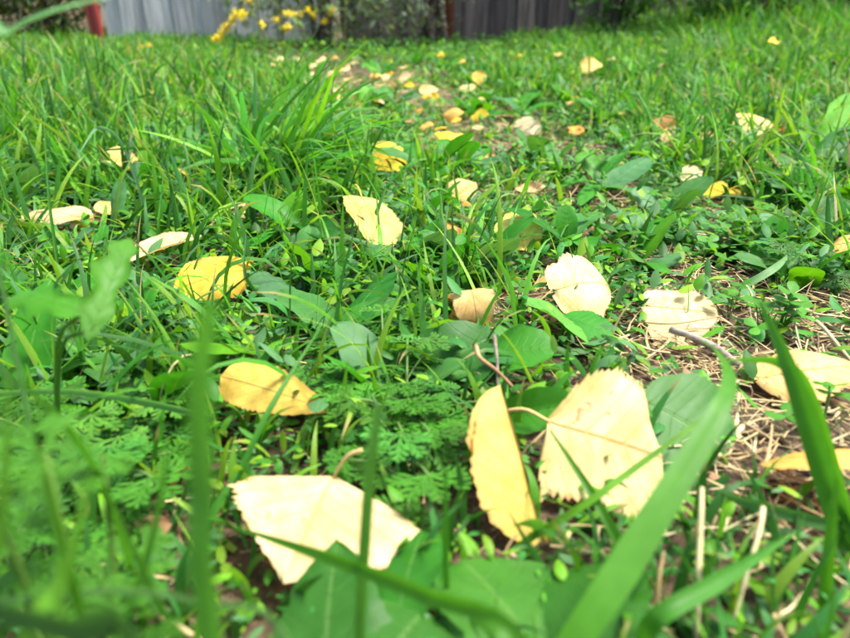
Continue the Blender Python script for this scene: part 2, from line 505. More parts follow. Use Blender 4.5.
def fence(label, p0, p1, w, h, mat, gap, seed):
    r = np.random.default_rng(seed)
    p0, p1 = np.array(p0), np.array(p1); d = p1 - p0; Lr = np.linalg.norm(d); d /= Lr
    root = empty('fence', (*p0, float(terrain(*p0)))); ang = math.atan2(d[1], d[0]); root.rotation_euler.z = ang
    tag(root, label, 'fence')
    ms = [board_mesh(w * f, h, .02, seed * 10 + i) for i, f in enumerate((.86, 1.0, 1.1, .94, 1.04))]
    wf = (.86, 1.0, 1.1, .94, 1.04)
    x = 0.0
    k_ = 0
    while x < Lr:
        k_ += 1
        i = int(r.integers(5)); ww = w * wf[i]
        gx = p0 + d * (x + ww / 2)
        o = obj('board', ms[i], mat, root, (x + ww / 2, (.024 if k_ % 2 else 0) + r.uniform(-.002, .002), float(terrain(*gx)) - root.location.z - .02 + r.uniform(-.02, .02)))
        o.rotation_euler = (r.normal(0, .006), r.normal(0, .008), r.normal(0, .012))
        x += ww + gap * r.uniform(.6, 1.3)
    for z in (.35, h - .3):
        V, F = box(-.02, Lr, .055, .095, z, z + .08)
        obj('rail', mesh('rail', V, F, smooth=False), mat, root)
    q = .3
    while q < Lr:
        V, F = box(q - .045, q + .045, .098, .19, -.1, h - .08)
        obj('post', mesh('post', V, F, smooth=False), mat, root); q += 1.9
    return root
fence('pale grey weathered board fence beside the red post', (-1.74, 4.17), (-.55, 4.5), .085, 1.7, M['wood_grey'], -.012, 3)
fence('dark brown old board fence behind the far right lawn', (-.5, 4.62), (3.6, 5.0), .095, 1.7, M['wood_dark'], -.012, 4)

def red_post():
    p = at_y(98, 30, 3.95); z = float(terrain(p[0], p[1]))
    root = empty('gate_post', (p[0], p[1], z)); tag(root, 'dark red painted metal post at the end of the grey fence', 'post')
    for dx, w in ((-.016, .011), (.014, .013)):
        V, F = box(dx - w, dx + w, -.02, .02, -.1, 1.8)
        V[V[:, 2] > 1] += (-.09, 0, 0)
        obj('bar', mesh('bar', V, F, smooth=False), M['paint'], root)
    V, F = box(-.032, .032, -.025, .025, .9, .96); V[:, 0] -= .05
    obj('bracket', mesh('bracket', V, F, smooth=False), M['paint'], root)
red_post()
p = at_y(448, 20, 4.45)
V, F = tube([(0, 0, -.1), (0.004, 0, .6), (0, 0, 1.7)], .035, 10)
tag(obj('fence_post', mesh('fence_post', V, F), M['rust'], loc=(p[0], p[1], float(terrain(p[0], p[1])))), 'rusty brown round post standing against the dark fence', 'post')

# ================================================================ FALLEN LEAVES (large ones first)
FL = fallen_leaf
FL('largest cream leaf lying flat behind the diagonal grass blade at lower left', (333, 478, .030), (284, 584, .020), .094, CREAM, .10, (362, 450, .045), bend=-.25, curl=-.15, wave=.022, cord=.0, srad=.0007, irr=.03, tooth=.065, teeth=16, rows=64, cols=13,
   wr=((0, .12, .29, .5, .64, .85, 1), (.05, .70, .94, .68, .49, .18, .0)), wl=((0, .15, .31, .5, .64, .75, .9, 1), (.05, .58, 1.0, .97, .86, .66, .28, .0)))
FL('broad cream leaf with brown serrated edge leaning beside the folded yellow leaf', (548, 421, .030), (662, 456, .022), .074, (.74, .62, .28), -.62, (502, 412, .026), skew=.17, bend=-.25, curl=.15, wave=.03, cord=.0, irr=.04, tooth=.08, teeth=17, rows=64, cols=13,
   wl=((0, .12, .256, .45, .65, .8, .92, 1), (.05, .48, .80, .97, .97, .90, .70, .45)), wr=((0, .05, .15, .4, .68, .9, 1), (.05, .6, .97, 1.0, 1.0, .97, .86)))
FL('yellow leaf folded in half standing upright in the lower middle', (541, 532, .004), (500, 385, .052), .056, (.76, .54, .12), 1.30, (546, 546, .0), fold=1.548, bend=.12, wave=.004, a=.45, b=.55, irr=.03, teeth=14, tooth=.05)
FL('curved golden leaf with toothed lower edge left of the middle', (321, 408, .024), (221, 376, .036), .030, (.74, .51, .10), .75, None, bend=-.8, curl=-.5, a=.9, b=.42, teeth=16, tooth=.08)
FL('bright yellow leaf lying on grey-green leaves left of the middle', (246, 270, .030), (174, 290, .026), .046, YEL, .55, (252, 262, .045), bend=-.5, curl=-.35, wave=.03, a=.45, b=.6)
FL('narrow cream leaf seen nearly edge-on on the left', (194, 237, .030), (113, 264, .020), .034, CREAM, .15, None, curl=.5, bend=-.2, a=.7, b=.7, tooth=.02)
FL('pale ridged leaf half hidden by blades at the left edge', (26, 214, .022), (94, 222, .022), .055, CREAM, -.25, None, bend=-.6, curl=-.5, wave=.05)
FL('small cream scrap beside the upright grey-green leaf on the left', (98, 204, .03), (116, 214, .02), .022, PALE, -.4, None, bend=-.4, wave=.05)
FL('curled yellow leaf split by a grass blade at upper left', (136, 174, .02), (98, 160, .045), .05, PALE, .5, None, fold=.7, bend=-.5, curl=-.3, wave=.03)
FL('small golden leaf standing in grass at upper left', (198, 184, .015), (176, 168, .045), .032, GOLD, .6, (200, 195, 0), bend=-.5, curl=-.3)
FL('pale orange leaf facing the camera left of the centre', (362, 198, .052), (384, 250, .018), .054, (.74, .56, .16), .25, (355, 185, .055), bend=-.4, curl=.25, a=.35, b=.5, cord=.05, tooth=.04)
FL('bright yellow folded leaf above the centre beside the tussock', (374, 146, .035), (418, 166, .014), .055, YEL, -.55, None, fold=-.3, bend=-.3, a=.45, b=.7)
FL('small orange leaf in grass near the centre', (434, 236, .02), (466, 233, .02), .030, ORANGE, -.6, None, bend=-.6, wave=.04)
FL('pale yellow leaf tucked under a dark green leaf near the centre', (524, 247, .022), (510, 213, .042), .042, (.82, .70, .16), .25, None, bend=-.3, curl=.3, wave=.03, a=.45, b=.55)
FL('cream leaf rolled into a tube with a gap at the centre', (474, 328, .006), (470, 318, .006), .031, (.74, .57, .21), .10, (492, 336, .004), length=.074, norm=False, bend=5.1, a=.25, b=.22, cord=0, tooth=.03, skew=.03)
FL('cream leaf with scalloped edge beside a clover right of the centre', (556, 290, .030), (606, 284, .030), .064, CREAM, -.5, None, bend=-.9, curl=-.3, wave=.05, a=.32, b=.48, tooth=.06, irr=.10)
FL('round cream leaf lying above the grey twig on the right', (648, 306, .016), (718, 314, .014), .070, (.72, .64, .31), -.28, (636, 303, .008), bend=-.15, curl=-.15, wave=.012, a=.42, b=.66, tooth=.06, irr=.085)
FL('yellow leaf at the right edge behind the arching blade', (764, 378, .012), (858, 366, .022), .046, PALE, -.2, None, bend=-.4, curl=-.4, wave=.02, a=.5, b=.6)
FL('golden leaf seen edge-on at the lower right edge', (772, 463, .022), (872, 452, .028), .040, (.74, .44, .09), .5, None, bend=-.5, curl=-.5, wave=.02)
FL('yellow toothed leaf lying in grass at upper right', (733, 122, .035), (772, 124, .03), .058, (.80, .62, .20), -.5, None, bend=-.2, wave=.02, tooth=.08, a=.42, b=.5)
FL('small orange leaf right of the yellow toothed leaf', (770, 126, .02), (790, 130, .02), .028, ORANGE, -.4, None, bend=-.4)
FL('brown curled leaf in grass at upper right', (656, 122, .03), (678, 118, .03), .038, RUST, -.5, None, curl=-1.0, bend=-.5)
FL('pale brown scrap just below the brown curled leaf', (664, 140, .015), (676, 126, .03), .024, (.60, .36, .19), -.4, None, curl=.6)
FL('golden leaf with long stalk in grass on the right', (722, 192, .02), (705, 187, .02), .034, YEL, .5, (772, 181, .03), bend=-.4)
FL('small yellow leaf touching the long golden stalk on the right', (724, 190, .02), (746, 194, .015), .022, YEL, -.2, None)
FL('small cream leaf beside a broad grey-green leaf on the right', (682, 178, .02), (702, 169, .03), .034, CREAM, -.4, None, bend=-.6, wave=.04)
FL('yellow and orange leaf behind the broad grey-green leaf', (604, 172, .012), (622, 163, .03), .034, GOLD, -.4, None, bend=-.4)
FL('cream leaf lying alone on the trodden strip', (520, 120, .025), (538, 133, .015), .040, (.78, .63, .42), -.6, None, bend=-.2, a=.4, b=.5)
FL('curled yellow leaf far up the trodden strip', (582, 70, .03), (602, 64, .045), .055, PALE, -.7, None, curl=.7, bend=-.5)
FL('dull yellow leaf in the far grass right of the curled one', (647, 65, .03), (665, 64, .03), .05, (.70, .50, .13), -.4, None)
FL('small orange leaf at the far side of the trodden strip', (570, 131, .02), (584, 128, .02), .028, ORANGE, -.5, None, wave=.05)
FL('pale yellow leaf half buried at the right edge', (832, 246, .02), (862, 242, .03), .042, PALE, -.4, None, bend=-.4)
FL('tiny cream scrap left of the scalloped cream leaf', (536, 286, .012), (548, 279, .02), .018, PALE, -.4, None)
FL('cream leaf with curved stalk beside round clover leaves', (238, 206, .03), (246, 218, .02), .024, CREAM, -.3, (210, 226, .03), bend=-.3)
FL('tiny yellow scrap among feathery leaves on the left', (78, 291, .02), (90, 296, .02), .018, YEL, -.3, None)
FL('small pinkish scrap on the dark soil at lower left', (143, 527, .014), (172, 524, .014), .014, (.62, .36, .20), -.3, None, wave=.06, curl=-.6)
FL('rust brown scrap behind the tall blurred blade', (172, 478, .012), (188, 468, .02), .016, RUST, -.4, None, wave=.06)
FL('cream leaf under grass above the trodden middle', (456, 196, .016), (476, 182, .03), .040, PALE, -.4, None, bend=-.3, wave=.04)
FL('pale scrap under grass right of the trodden middle', (520, 190, .012), (545, 184, .012), .026, (.76, .52, .24), -.2, None)
FL('long orange leaf lying on the straw of the trodden strip', (470, 151, .008), (498, 157, .008), .030, (.74, .43, .15), -.2, None, curl=-.4)
FL('bright yellow leaf left of the trodden strip', (438, 137, .016), (454, 133, .02), .034, YEL, -.3, None, bend=-.3)
FL('golden leaf touching the bright yellow leaf of the strip', (454, 137, .01), (470, 135, .012), .028, GOLD, -.2, None)
FL('small yellow leaf below the dock leaf', (775, 158, .02), (788, 155, .02), .026, PALE, -.3, None)
FL('small cream scrap below the yellow toothed leaf', (712, 138, .02), (700, 132, .02), .03, (.70, .46, .20), .3, None)
# the further ones: small in the photograph but each its own leaf
far = [(430, 90, 18, PALE), (468, 88, 17, CREAM), (480, 76, 14, GOLD), (454, 113, 18, GOLD), (481, 115, 15, YEL), (420, 111, 8, ORANGE), (457, 120, 9, YEL),
       (479, 127, 10, CREAM), (434, 97, 10, YEL), (428, 125, 12, GOLD), (571, 103, 8, PALE), (576, 98, 6, YEL), (338, 90, 10, CREAM), (344, 97, 12, CREAM),
       (310, 76, 10, CREAM), (322, 60, 9, CREAM), (300, 88, 9, PALE), (365, 86, 8, CREAM), (392, 84, 8, CREAM), (352, 97, 8, PALE), (331, 74, 9, PALE),
       (345, 70, 8, CREAM), (376, 75, 8, PALE), (390, 73, 7, YEL), (313, 66, 7, CREAM), (298, 60, 6, CREAM), (280, 60, 7, CREAM), (275, 64, 7, CREAM),
       (386, 77, 8, CREAM), (335, 58, 6, GOLD), (355, 63, 6, CREAM), (405, 80, 7, CREAM), (390, 62, 6, YEL), (154, 76, 9, GOLD), (166, 74, 8, PALE), (174, 80, 6, PALE),
       (38, 77, 12, CREAM), (70, 88, 9, (.75, .58, .45)), (108, 118, 8, GOLD), (121, 120, 8, YEL), (140, 48, 8, GOLD), (148, 46, 6, YEL), (686, 96, 8, PALE),
       (699, 94, 9, GOLD), (740, 95, 8, ORANGE), (805, 90, 8, PALE), (719, 52, 7, YEL), (775, 42, 8, YEL), 
       (441, 55, 6, YEL), (462, 62, 7, GOLD), (519, 56, 6, YEL), (700, 118, 9, PALE), (708, 104, 7, GOLD), (790, 88, 8, PALE), (621, 114, 8, PALE),
       (480, 100, 8, PALE), (447, 105, 7, CREAM), (412, 122, 8, CREAM), (442, 150, 7, CREAM), (466, 205, 9, ORANGE), (152, 92, 7, YEL), (127, 88, 6, CREAM), (335, 108, 8, (.7, .55, .4)), (560, 55, 6, PALE), (612, 60, 7, CREAM)]
for k in range(18):
    q_ = random.random(); far.append((int(300 + 175 * q_ + random.gauss(0, 38)), int(60 + 62 * q_ + random.gauss(0, 12)), random.uniform(5, 8) + 4 * q_, random.choice((CREAM, CREAM, PALE, YEL, GOLD, (.6, .45, .28)))))
FAR = []
for i, (px, py, w, c) in enumerate(far):
    if py > 84: lb = 'small fallen leaf among grass in the middle distance of the lawn'
    elif px < 230: lb = 'tiny fallen leaf in the far grass in front of the red post'
    elif px < 500: lb = 'tiny fallen leaf on the far lawn before the yellow flowers'
    else: lb = 'tiny fallen leaf in the far grass at upper right'
    a_ = random.uniform(-.5, .5); dx = w / 2
    d = np.linalg.norm(at(px, py, .03)); size = min(.055, w / FPX * d * 1.15)
    o_ = FL(lb, (px - dx, py + a_ * 2, .05 if py < 84 else .03), (px + dx, py - a_ * 2, .055 if py < 84 else .035), size * random.uniform(.7, .95), c, random.uniform(-.9, -.2), None,
       group=lb, bend=random.uniform(-.8, .3), curl=random.uniform(-.8, .6), wave=.04, rows=14, cols=5, teeth=0, tooth=0, clear=i % 3 == 0, irr=.12, a=random.uniform(.3, .6), b=random.uniform(.6, .95))
    FAR.append((o_, c))

def lobed_leaf(L, seed):
    """a deeply cut leaf like cinquefoil: five leaflets, each with narrow side lobes"""
    r = np.random.default_rng(seed); P, az, LL, WW, ln, bd = [], [], [], [], [], []
    for k, an in enumerate((-1.45, -.72, 0, .72, 1.45)):
        l = L * (1, .96, 1.1, .96, .8)[k] * r.uniform(.85, 1.1); an += r.normal(0, .08)
        P.append((0, 0, 0)); az.append(an); LL.append(l); WW.append(l * .22); ln.append(1.45); bd.append(.35)
        for q, s in ((.35, .42), (.58, .40), (.78, .28)):
            for sg in (-1, 1):
                P.append((math.cos(an) * l * q, math.sin(an) * l * q, .06 * l * (1 - q))); az.append(an + sg * r.uniform(.6, .85)); LL.append(l * s * r.uniform(.8, 1.1)); WW.append(l * .15); ln.append(1.35); bd.append(.3)
    n = len(P); c = np.tile((.036, .155, .014), (n, 1)) * (1 + .1 * r.standard_normal((n, 1)))
    return ribbons(np.array(P, float), np.array(az), np.array(LL), np.array(WW), np.array(ln), np.array(bd), c, 4, .3, 'obovate', minz=False)

def place(V, yaw, tilt, loc):
    m = np.array(Matrix.Rotation(yaw, 3, 'Z') @ Matrix.Rotation(tilt, 3, 'Y'))
    return V @ m.T + np.array(loc)

# ================================================================ BROAD-LEAVED PLANTS
DARK, BLUE, LIGHT, MID, DULL = (.018, .120, .008), (.060, .175, .055), (.075, .26, .007), (.032, .180, .010), (.050, .170, .032)

def green_leaf_into(root, base, tt, width, col, roll, stalk_to=None, **kw):
    L = float(np.linalg.norm(tt - base)); o0 = np.array(root.location)
    kw.setdefault('rows', 26); kw.setdefault('cols', 9); kw.setdefault('tooth', .03); kw.setdefault('teeth', 9)
    V, F, uv = leaf_sheet(L, width, **kw); V = V @ frame(base, tt, roll).T + (base - o0)
    rr = np.random.default_rng(int(abs(base[0]) * 9e4) % 9999)
    parts = [(V, F, np.tile(np.array(col) * (1 + .08 * rr.standard_normal(3)), (len(V), 1)), uv)]
    if stalk_to is not None:
        e = stalk_to - o0; s0 = base - o0
        tv, tf = tube(spline([s0, (s0 + e) / 2 + (0, 0, .2 * np.linalg.norm(s0 - e)), e], 7), np.linspace(.0009, .0014, 7), 5)
        tf = tf[(tf >= 0).all(1)]
        parts.append((tv, tf, np.tile(np.array(col) * (1.3, 1.15, 1.0), (len(tv), 1)), np.tile((0., .5), (len(tv), 1))))
    lf_ = obj('leaf', mesh('leaf', *joined(parts)), M['green'], root)
    obj('vein', vein_mesh(V, kw['rows'], kw['cols'], 7, 1.6, .0004, np.array(col) * (1.7, 1.35, 1.8)), M['bush'], lf_)

def broad_plant(label, name, cat, centre, leaves, clear=True):
    c = at(*centre); root = empty(name, c); tag(root, label, cat, 'broad-leaved weeds in the lawn')
    for B, T, width, col, roll, kw in leaves:
        b, tt = at(*B), at(*T)
        LOG.append(('  leaf of ' + label[:30], round(float(np.linalg.norm(tt - b)) * 100, 1), round(width * 100, 1)))
        green_leaf_into(root, b, tt, width, col, roll, c if np.linalg.norm(b - c) > .006 else None, seed=int(B[0] * 5 + B[1]), **kw)
        if clear:
            q = project(np.array([b, (b + tt) / 2, tt]))
            CLEAR.append((q[0][1], q[1][1], max(10, abs(q[0][2] - q[0][0]) * .38), max(8, abs(q[1][2] - q[1][0]) * .38), q[2][1]))
    return root
BP = broad_plant
ov = dict(a=.6, b=.6, tooth=.012, bend=-.5, curl=.3)
BP('dark green broad-leaved plant behind the folded yellow leaf', 'plantain_plant', 'plant', (505, 395, 0), [
    ((492, 338, .03), (420, 384, .012), .050, DARK, .35, dict(a=.5, b=.5, tooth=.01, bend=-.6, curl=.25)),
    ((496, 352, .026), (556, 350, .03), .036, MID, -.35, dict(a=.5, b=.6, tooth=.02, bend=-.5, curl=.3)),
    ((506, 418, .022), (580, 404, .032), .022, MID, -.75, dict(a=.5, b=.6, tooth=.01, fold=.5, bend=-.3))])
BP('large dull green toothed leaf lying beside the broad cream leaf', 'fallen_green_leaf', 'leaf', (650, 402, .016), [
    ((648, 402, .022), (732, 452, .004), .062, (.055, .155, .03), -.45, dict(a=.42, b=.5, tooth=.06, teeth=12, bend=-.3, wave=.02, cord=.1, rows=40, cols=11))])
BP('broad pale green leaf close to the camera at the bottom centre', 'broadleaf_plant', 'plant', (540, 700, 0), [
    ((540, 660, .018), (462, 560, .022), .052, (.036, .145, .012), -.2, dict(a=.45, b=.5, tooth=.04, bend=-.4, wave=.02)),
    ((560, 665, .018), (616, 564, .02), .046, (.030, .13, .010), .2, dict(a=.45, b=.5, tooth=.04, bend=-.5, wave=.02))])
BP('broad green leaves shading the lower corner of the largest cream leaf', 'broadleaf_plant', 'plant', (345, 700, 0), [
    ((322, 700, .014), (338, 540, .026), .042, (.026, .125, .010), .1, dict(a=.5, b=.95, tooth=.05, bend=-.5, wave=.03)),
    ((395, 640, .015), (424, 530, .02), .030, (.028, .13, .010), .3, dict(a=.6, b=.5, tooth=.03, bend=-.5)),
    ((380, 670, .02), (424, 612, .02), .05, (.035, .14, .012), .0, dict(a=.5, b=.5, tooth=.03, bend=-.5, wave=.03))])
BP('bright rounded green leaf under the bright yellow leaf', 'broadleaf_plant', 'plant', (240, 375, 0), [
    ((262, 352, .028), (180, 345, .045), .046, LIGHT, -.25, dict(a=.5, b=.45, tooth=.01, bend=-.4, curl=-.3)),
    ((250, 365, .03), (198, 366, .02), .026, MID, -.6, dict(a=.5, b=.5, tooth=.01, bend=-.4))])
BP('grey-green downy leaves between the bright yellow leaf and the centre', 'plantain_plant', 'plant', (330, 335, 0), [
    ((322, 328, .014), (246, 268, .022), .034, BLUE, -.3, dict(a=.6, b=.55, tooth=.01, bend=-.4, wave=.02)),
    ((336, 330, .018), (280, 290, .03), .026, DULL, .3, dict(a=.6, b=.6, tooth=.01, bend=-.5)),
    ((330, 335, .012), (400, 300, .026), .020, MID, -.4, dict(a=.6, b=.7, bend=-.6)),
    ((345, 330, .015), (395, 272, .035), .028, DARK, .2, dict(a=.55, b=.6, tooth=.06, bend=-.5))])
BP('lobed green leaves in front of the scalloped cream leaf', 'broadleaf_plant', 'plant', (560, 345, 0), [
    ((600, 340, .01), (522, 300, .03), .036, (.085, .24, .028), -.25, dict(a=.45, b=.5, tooth=.08, teeth=6, bend=-.3, wave=.03)),
    ((566, 318, .02), (612, 336, .014), .032, MID, -.2, dict(a=.5, b=.5, tooth=.06, bend=-.4)),
    ((520, 345, .01), (500, 318, .02), .024, DULL, -.2, dict(bend=-.3))])
BP('wide rosette with long leaves left of the pale orange leaf', 'plantain_plant', 'plant', (290, 232, 0), [
    ((296, 228, .02), (244, 196, .05), .034, MID, .25, ov), ((300, 222, .024), (336, 240, .03), .030, DARK, -.3, ov),
    ((290, 225, .02), (300, 190, .05), .030, LIGHT, .1, ov), ((282, 230, .02), (252, 246, .02), .030, MID, -.2, ov), ((300, 230, .02), (352, 212, .04), .026, MID, .2, ov)])
BP('dark green leaf arching over the pale yellow leaf', 'plantain_plant', 'plant', (572, 246, 0), [
    ((560, 238, .03), (506, 208, .05), .034, DARK, -.25, dict(a=.55, b=.55, tooth=.02, bend=-.6, curl=.2)),
    ((570, 240, .02), (600, 212, .035), .030, DULL, .2, ov), ((575, 240, .02), (592, 248, .03), .030, MID, -.2, ov), ((568, 238, .02), (566, 204, .05), .022, MID, .1, ov)])
BP('plantain with one grey-green upturned leaf at the strip', 'plantain_plant', 'plant', (598, 182, 0), [
    ((598, 178, .015), (578, 152, .04), .030, (.065, .23, .025), .1, ov), ((604, 176, .02), (626, 152, .045), .026, MID, .3, ov),
    ((606, 188, .012), (650, 158, .045), .036, BLUE, -.3, dict(a=.6, b=.55, tooth=.01, bend=-.3)),
    ((592, 182, .012), (556, 190, .012), .026, MID, 0, ov), ((600, 186, .012), (640, 196, .012), .026, DULL, 0, ov), ((596, 186, .012), (580, 206, .02), .022, MID, 0, ov)])
BP('tall dock with upright leaves at the right edge', 'dock_plant', 'plant', (818, 168, 0), [
    ((808, 154, .03), (854, 96, .085), .050, LIGHT, -.75, dict(a=.6, b=.6, tooth=.01, bend=-.3, fold=.3)),
    ((816, 160, .025), (866, 130, .055), .046, DARK, -.3, dict(a=.6, b=.6, tooth=.01, bend=-.5)),
    ((814, 160, .02), (802, 112, .08), .022, LIGHT, .3, dict(a=.6, b=.7, tooth=.01, bend=-.4)),
    ((820, 165, .02), (868, 164, .03), .030, MID, 0, ov)])
BP('narrow grey-green leaf standing upright on the left', 'young_plantain', 'plant', (108, 240, 0), [
    ((110, 234, .012), (122, 178, .06), .022, BLUE, .5, dict(a=.7, b=.5, tooth=.04, bend=-.2, wave=.02))])
BP('blurred lobed plant at the left edge', 'broadleaf_plant', 'plant', (60, 470, 0), [
    ((92, 330, .112), (130, 238, .135), .016, (.042, .17, .010), -.5, dict(a=.6, b=.6, lobe=(3, .4), tooth=.1, bend=-.6)),
    ((84, 312, .115), (4, 300, .118), .018, (.045, .18, .010), .3, dict(a=.6, b=.6, lobe=(3, .45), tooth=.1, bend=-.7)),
    ], clear=False)
def near_weed(label, base, n, seed, ys, pxr, pyr):
    r = np.random.default_rng(seed); g = soil_pt(at_y(*base)); root = empty('leafy_weed', g); tag(root, label, 'plant', 'broad-leaved weeds in the lawn')
    for i in range(n):
        b = at_y(r.uniform(*pxr), r.uniform(*pyr), r.uniform(*ys)); b[2] = max(b[2], .03); an = r.uniform(0, 6.28); L = r.uniform(.014, .030)
        V, F, C, U = lobed_leaf(L * .8, seed * 7 + i); V = place(V, an, r.uniform(-.4, .5), b - g); C = C * r.uniform(.6, 1.15) * (1.2, 1, .7)
        tv, tf = tube(spline([(0, 0, 0), (b - g) * (.7, .7, .5), b - g], 6), .0009, 5)
        obj('leaf', mesh('leaf', *joined([(V, F, C, U), (tv, tf, np.tile((.08, .19, .02), (len(tv), 1)), np.zeros((len(tv), 2)))])), M['green'], root)
def soil_pt(p): return np.array([p[0], p[1], float(terrain(p[0], p[1]))])
near_weed('blurred bright leafy weed close to the camera at the left edge', (60, 600, .15), 7, 61, (.14, .2), (-40, 110), (420, 600))
near_weed('blurred leafy weed close to the camera at the bottom left', (150, 660, .14), 5, 62, (.13, .17), (0, 170), (580, 640))
BP('broad leaf plant on the far lawn right of the strip', 'broadleaf_plant', 'plant', (520, 115, 0), [
    ((522, 110, .02), (536, 92, .03), .05, MID, .2, ov), ((518, 110, .02), (500, 98, .03), .05, BLUE, -.2, ov), ((525, 112, .02), (560, 106, .03), .05, MID, 0, ov), ((515, 113, .02), (490, 116, .02), .05, MID, 0, ov)])

# ================================================================ GRASS BLADES THAT STAND OUT
def big_blade(label, pts, widths, col, roll=0., crease=.18, clear=False):
    """pts: world points from root to tip; widths in metres at those points"""
    P = spline(pts, 26); W = np.interp(np.linspace(0, 1, 26), np.linspace(0, 1, len(widths)), widths)
    T = np.gradient(P, axis=0); T /= np.linalg.norm(T, axis=1)[:, None]
    view = np.array([0, 0, CAM_H]) - np.array([0, .28, .10]); view /= np.linalg.norm(view)
    V = []; cols = 5; root = P[0].copy()
    for i in range(26):
        s = np.cross(T[i], view); s /= np.linalg.norm(s) + 1e-9; n = np.cross(s, T[i])
        a = roll + .3 * math.sin(i * .12); s2 = s * math.cos(a) + n * math.sin(a); n2 = np.cross(s2, T[i])
        for u in np.linspace(-1, 1, cols):
            V.append(P[i] + s2 * u * W[i] / 2 + n2 * abs(u) * W[i] * crease - root)
    V = np.array(V); uv = np.stack([np.tile(np.linspace(-1, 1, cols), 26), np.repeat(np.linspace(0, 1, 26), cols)], 1)
    o = obj('grass_shoot', mesh('grass_shoot', V, grid_faces(26, cols), np.tile(col, (len(V), 1)), uv * (1.6, 1)), M['grass'], loc=root)
    tag(o, label, 'grass blade', 'large grass blades close to the camera')
    return o
G1, G2, G3, G4 = (.050, .200, .008), (.036, .175, .010), (.065, .21, .025), (.085, .25, .008)
def soil(p, dx=0, dy=0):
    return np.array([p[0] + dx, p[1] + dy, float(terrain(p[0] + dx, p[1] + dy))])
BB = big_blade
a = at(568, 650, .045)
BB('widest green blade rising diagonally across the lower right', [soil(a, -.035, -.02), a, at(628, 560, .062), at(690, 460, .08), at(728, 388, .092), at(716, 352, .085), at(700, 340, .075)], [.006, .0095, .0108, .009, .006, .004, .0006], G1, .15)
BB('tall blurred upright blade left of the middle', [soil(at_y(214, 640, .10), 0, 0), at_y(212, 620, .10), at_y(206, 480, .105), at_y(204, 380, .105), at_y(214, 300, .10)], [.005, .0062, .0064, .0056, .003], (.055, .21, .02), .2)
BB('blade crossing in front of the largest cream leaf', [soil(at_y(560, 680, .13)), at_y(520, 645, .135), at_y(420, 592, .16), at_y(330, 558, .185), at_y(232, 526, .21)], [.004, .0055, .0058, .0048, .0006], G1, -.2)
BB('cut-off upright blade in front of the largest cream leaf', [soil(at_y(358, 690, .17)), at_y(360, 638, .175), at_y(366, 540, .18), at_y(372, 460, .185), at_y(379, 404, .19)], [.003, .0040, .0044, .0038, .0030], G3, .1)
BB('thin upright blade at the bottom between the two largest cream leaves', [soil(at_y(450, 690, .19)), at_y(448, 620, .195), at_y(446, 540, .20), at_y(446, 468, .205)], [.002, .0026, .0026, .001], G2, .1)
BB('dark blade arching down the right edge', [soil(at_y(868, 640, .22)), at_y(846, 540, .235), at_y(822, 470, .24), at_y(790, 370, .25), at_y(760, 302, .26)], [.006, .0085, .0088, .0066, .0012], G2, .3)
BB('blade bent over to the left beside the arching right blade', [soil(at_y(880, 600, .22)), at_y(850, 520, .235), at_y(812, 400, .25), at_y(782, 362, .255), at_y(728, 360, .27)], [.005, .006, .0065, .006, .001], G1, .6)
BB('slim blade leaning in front of the broad cream leaf', [soil(at(652, 590, 0)), at(622, 545, .02), at(590, 490, .034), at(550, 430, .045)], [.003, .0048, .0040, .0008], G1, .1)
BB('thin stem crossing the broad cream leaf to the widest blade', [at(515, 548, .006), at(580, 508, .03), at(640, 465, .042), at(712, 412, .055)], [.0028, .0034, .003, .0016], G4, .3)
BB('pale blurred blade arching along the bottom left edge', [soil(at_y(310, 660, .12)), at_y(290, 640, .125), at_y(200, 600, .13), at_y(110, 589, .135), at_y(-20, 602, .14)], [.003, .0038, .0042, .0036, .002], (.11, .25, .10), .5)
BB('very near dark blade in the bottom left corner', [soil(at_y(190, 690, .10)), at_y(150, 655, .10), at_y(70, 622, .10), at_y(-30, 600, .105)], [.006, .009, .010, .006], (.025, .09, .02), .4)
BB('blurred pale blade arching into the top left corner', [soil(at_y(-60, 150, .22)), at_y(-30, 80, .23), at_y(10, 34, .235), at_y(55, 12, .24), at_y(125, -6, .25)], [.004, .005, .0048, .004, .001], (.10, .25, .08), .5)
BB('blade lying low across the bottom right', [soil(at(640, 660, 0)), at(652, 622, .04), at(720, 580, .045), at(795, 532, .04)], [.004, .0065, .006, .001], G2, .1)
BB('upright blade in the bottom right corner', [soil(at_y(822, 690, .19)), at_y(824, 620, .20), at_y(830, 540, .205), at_y(836, 478, .21)], [.004, .005, .0045, .001], G1, .2)
BB('dark blade lying behind the widest blade at lower right', [at(880, 530, .01), at(820, 522, .022), at(760, 506, .026), at(715, 492, .02)], [.004, .006, .0055, .001], (.04, .15, .03), .0)
BB('thin dark blade curving past the golden leaf', [soil(at(218, 530, .0)), at(238, 480, .025), at(270, 410, .05), at(320, 328, .07)], [.002, .0034, .0034, .0008], G2, .1)
BB('dark curled blade right of the bright yellow leaf', [at(312, 330, .006), at(270, 302, .03), at(246, 276, .05), at(246, 234, .07)], [.003, .0036, .003, .0008], (.035, .13, .025), .2)
BB('upright blade crossing the narrow cream leaf', [soil(at(156, 276, .0)), at(157, 250, .02), at(160, 215, .05), at(164, 170, .08)], [.003, .0042, .004, .001], G1, .2)
BB('bowed blade above the pale ridged leaf on the left', [soil(at(150, 240, .0)), at(140, 190, .05), at(120, 140, .09), at(98, 128, .095), at(80, 152, .08)], [.003, .0045, .0045, .004, .001], (.10, .25, .10), .3)
BB('upright blade in front of the pale ridged leaf', [soil(at(60, 300, .0)), at(58, 260, .03), at(50, 200, .07), at(44, 120, .12)], [.003, .005, .005, .001], G1, .2)
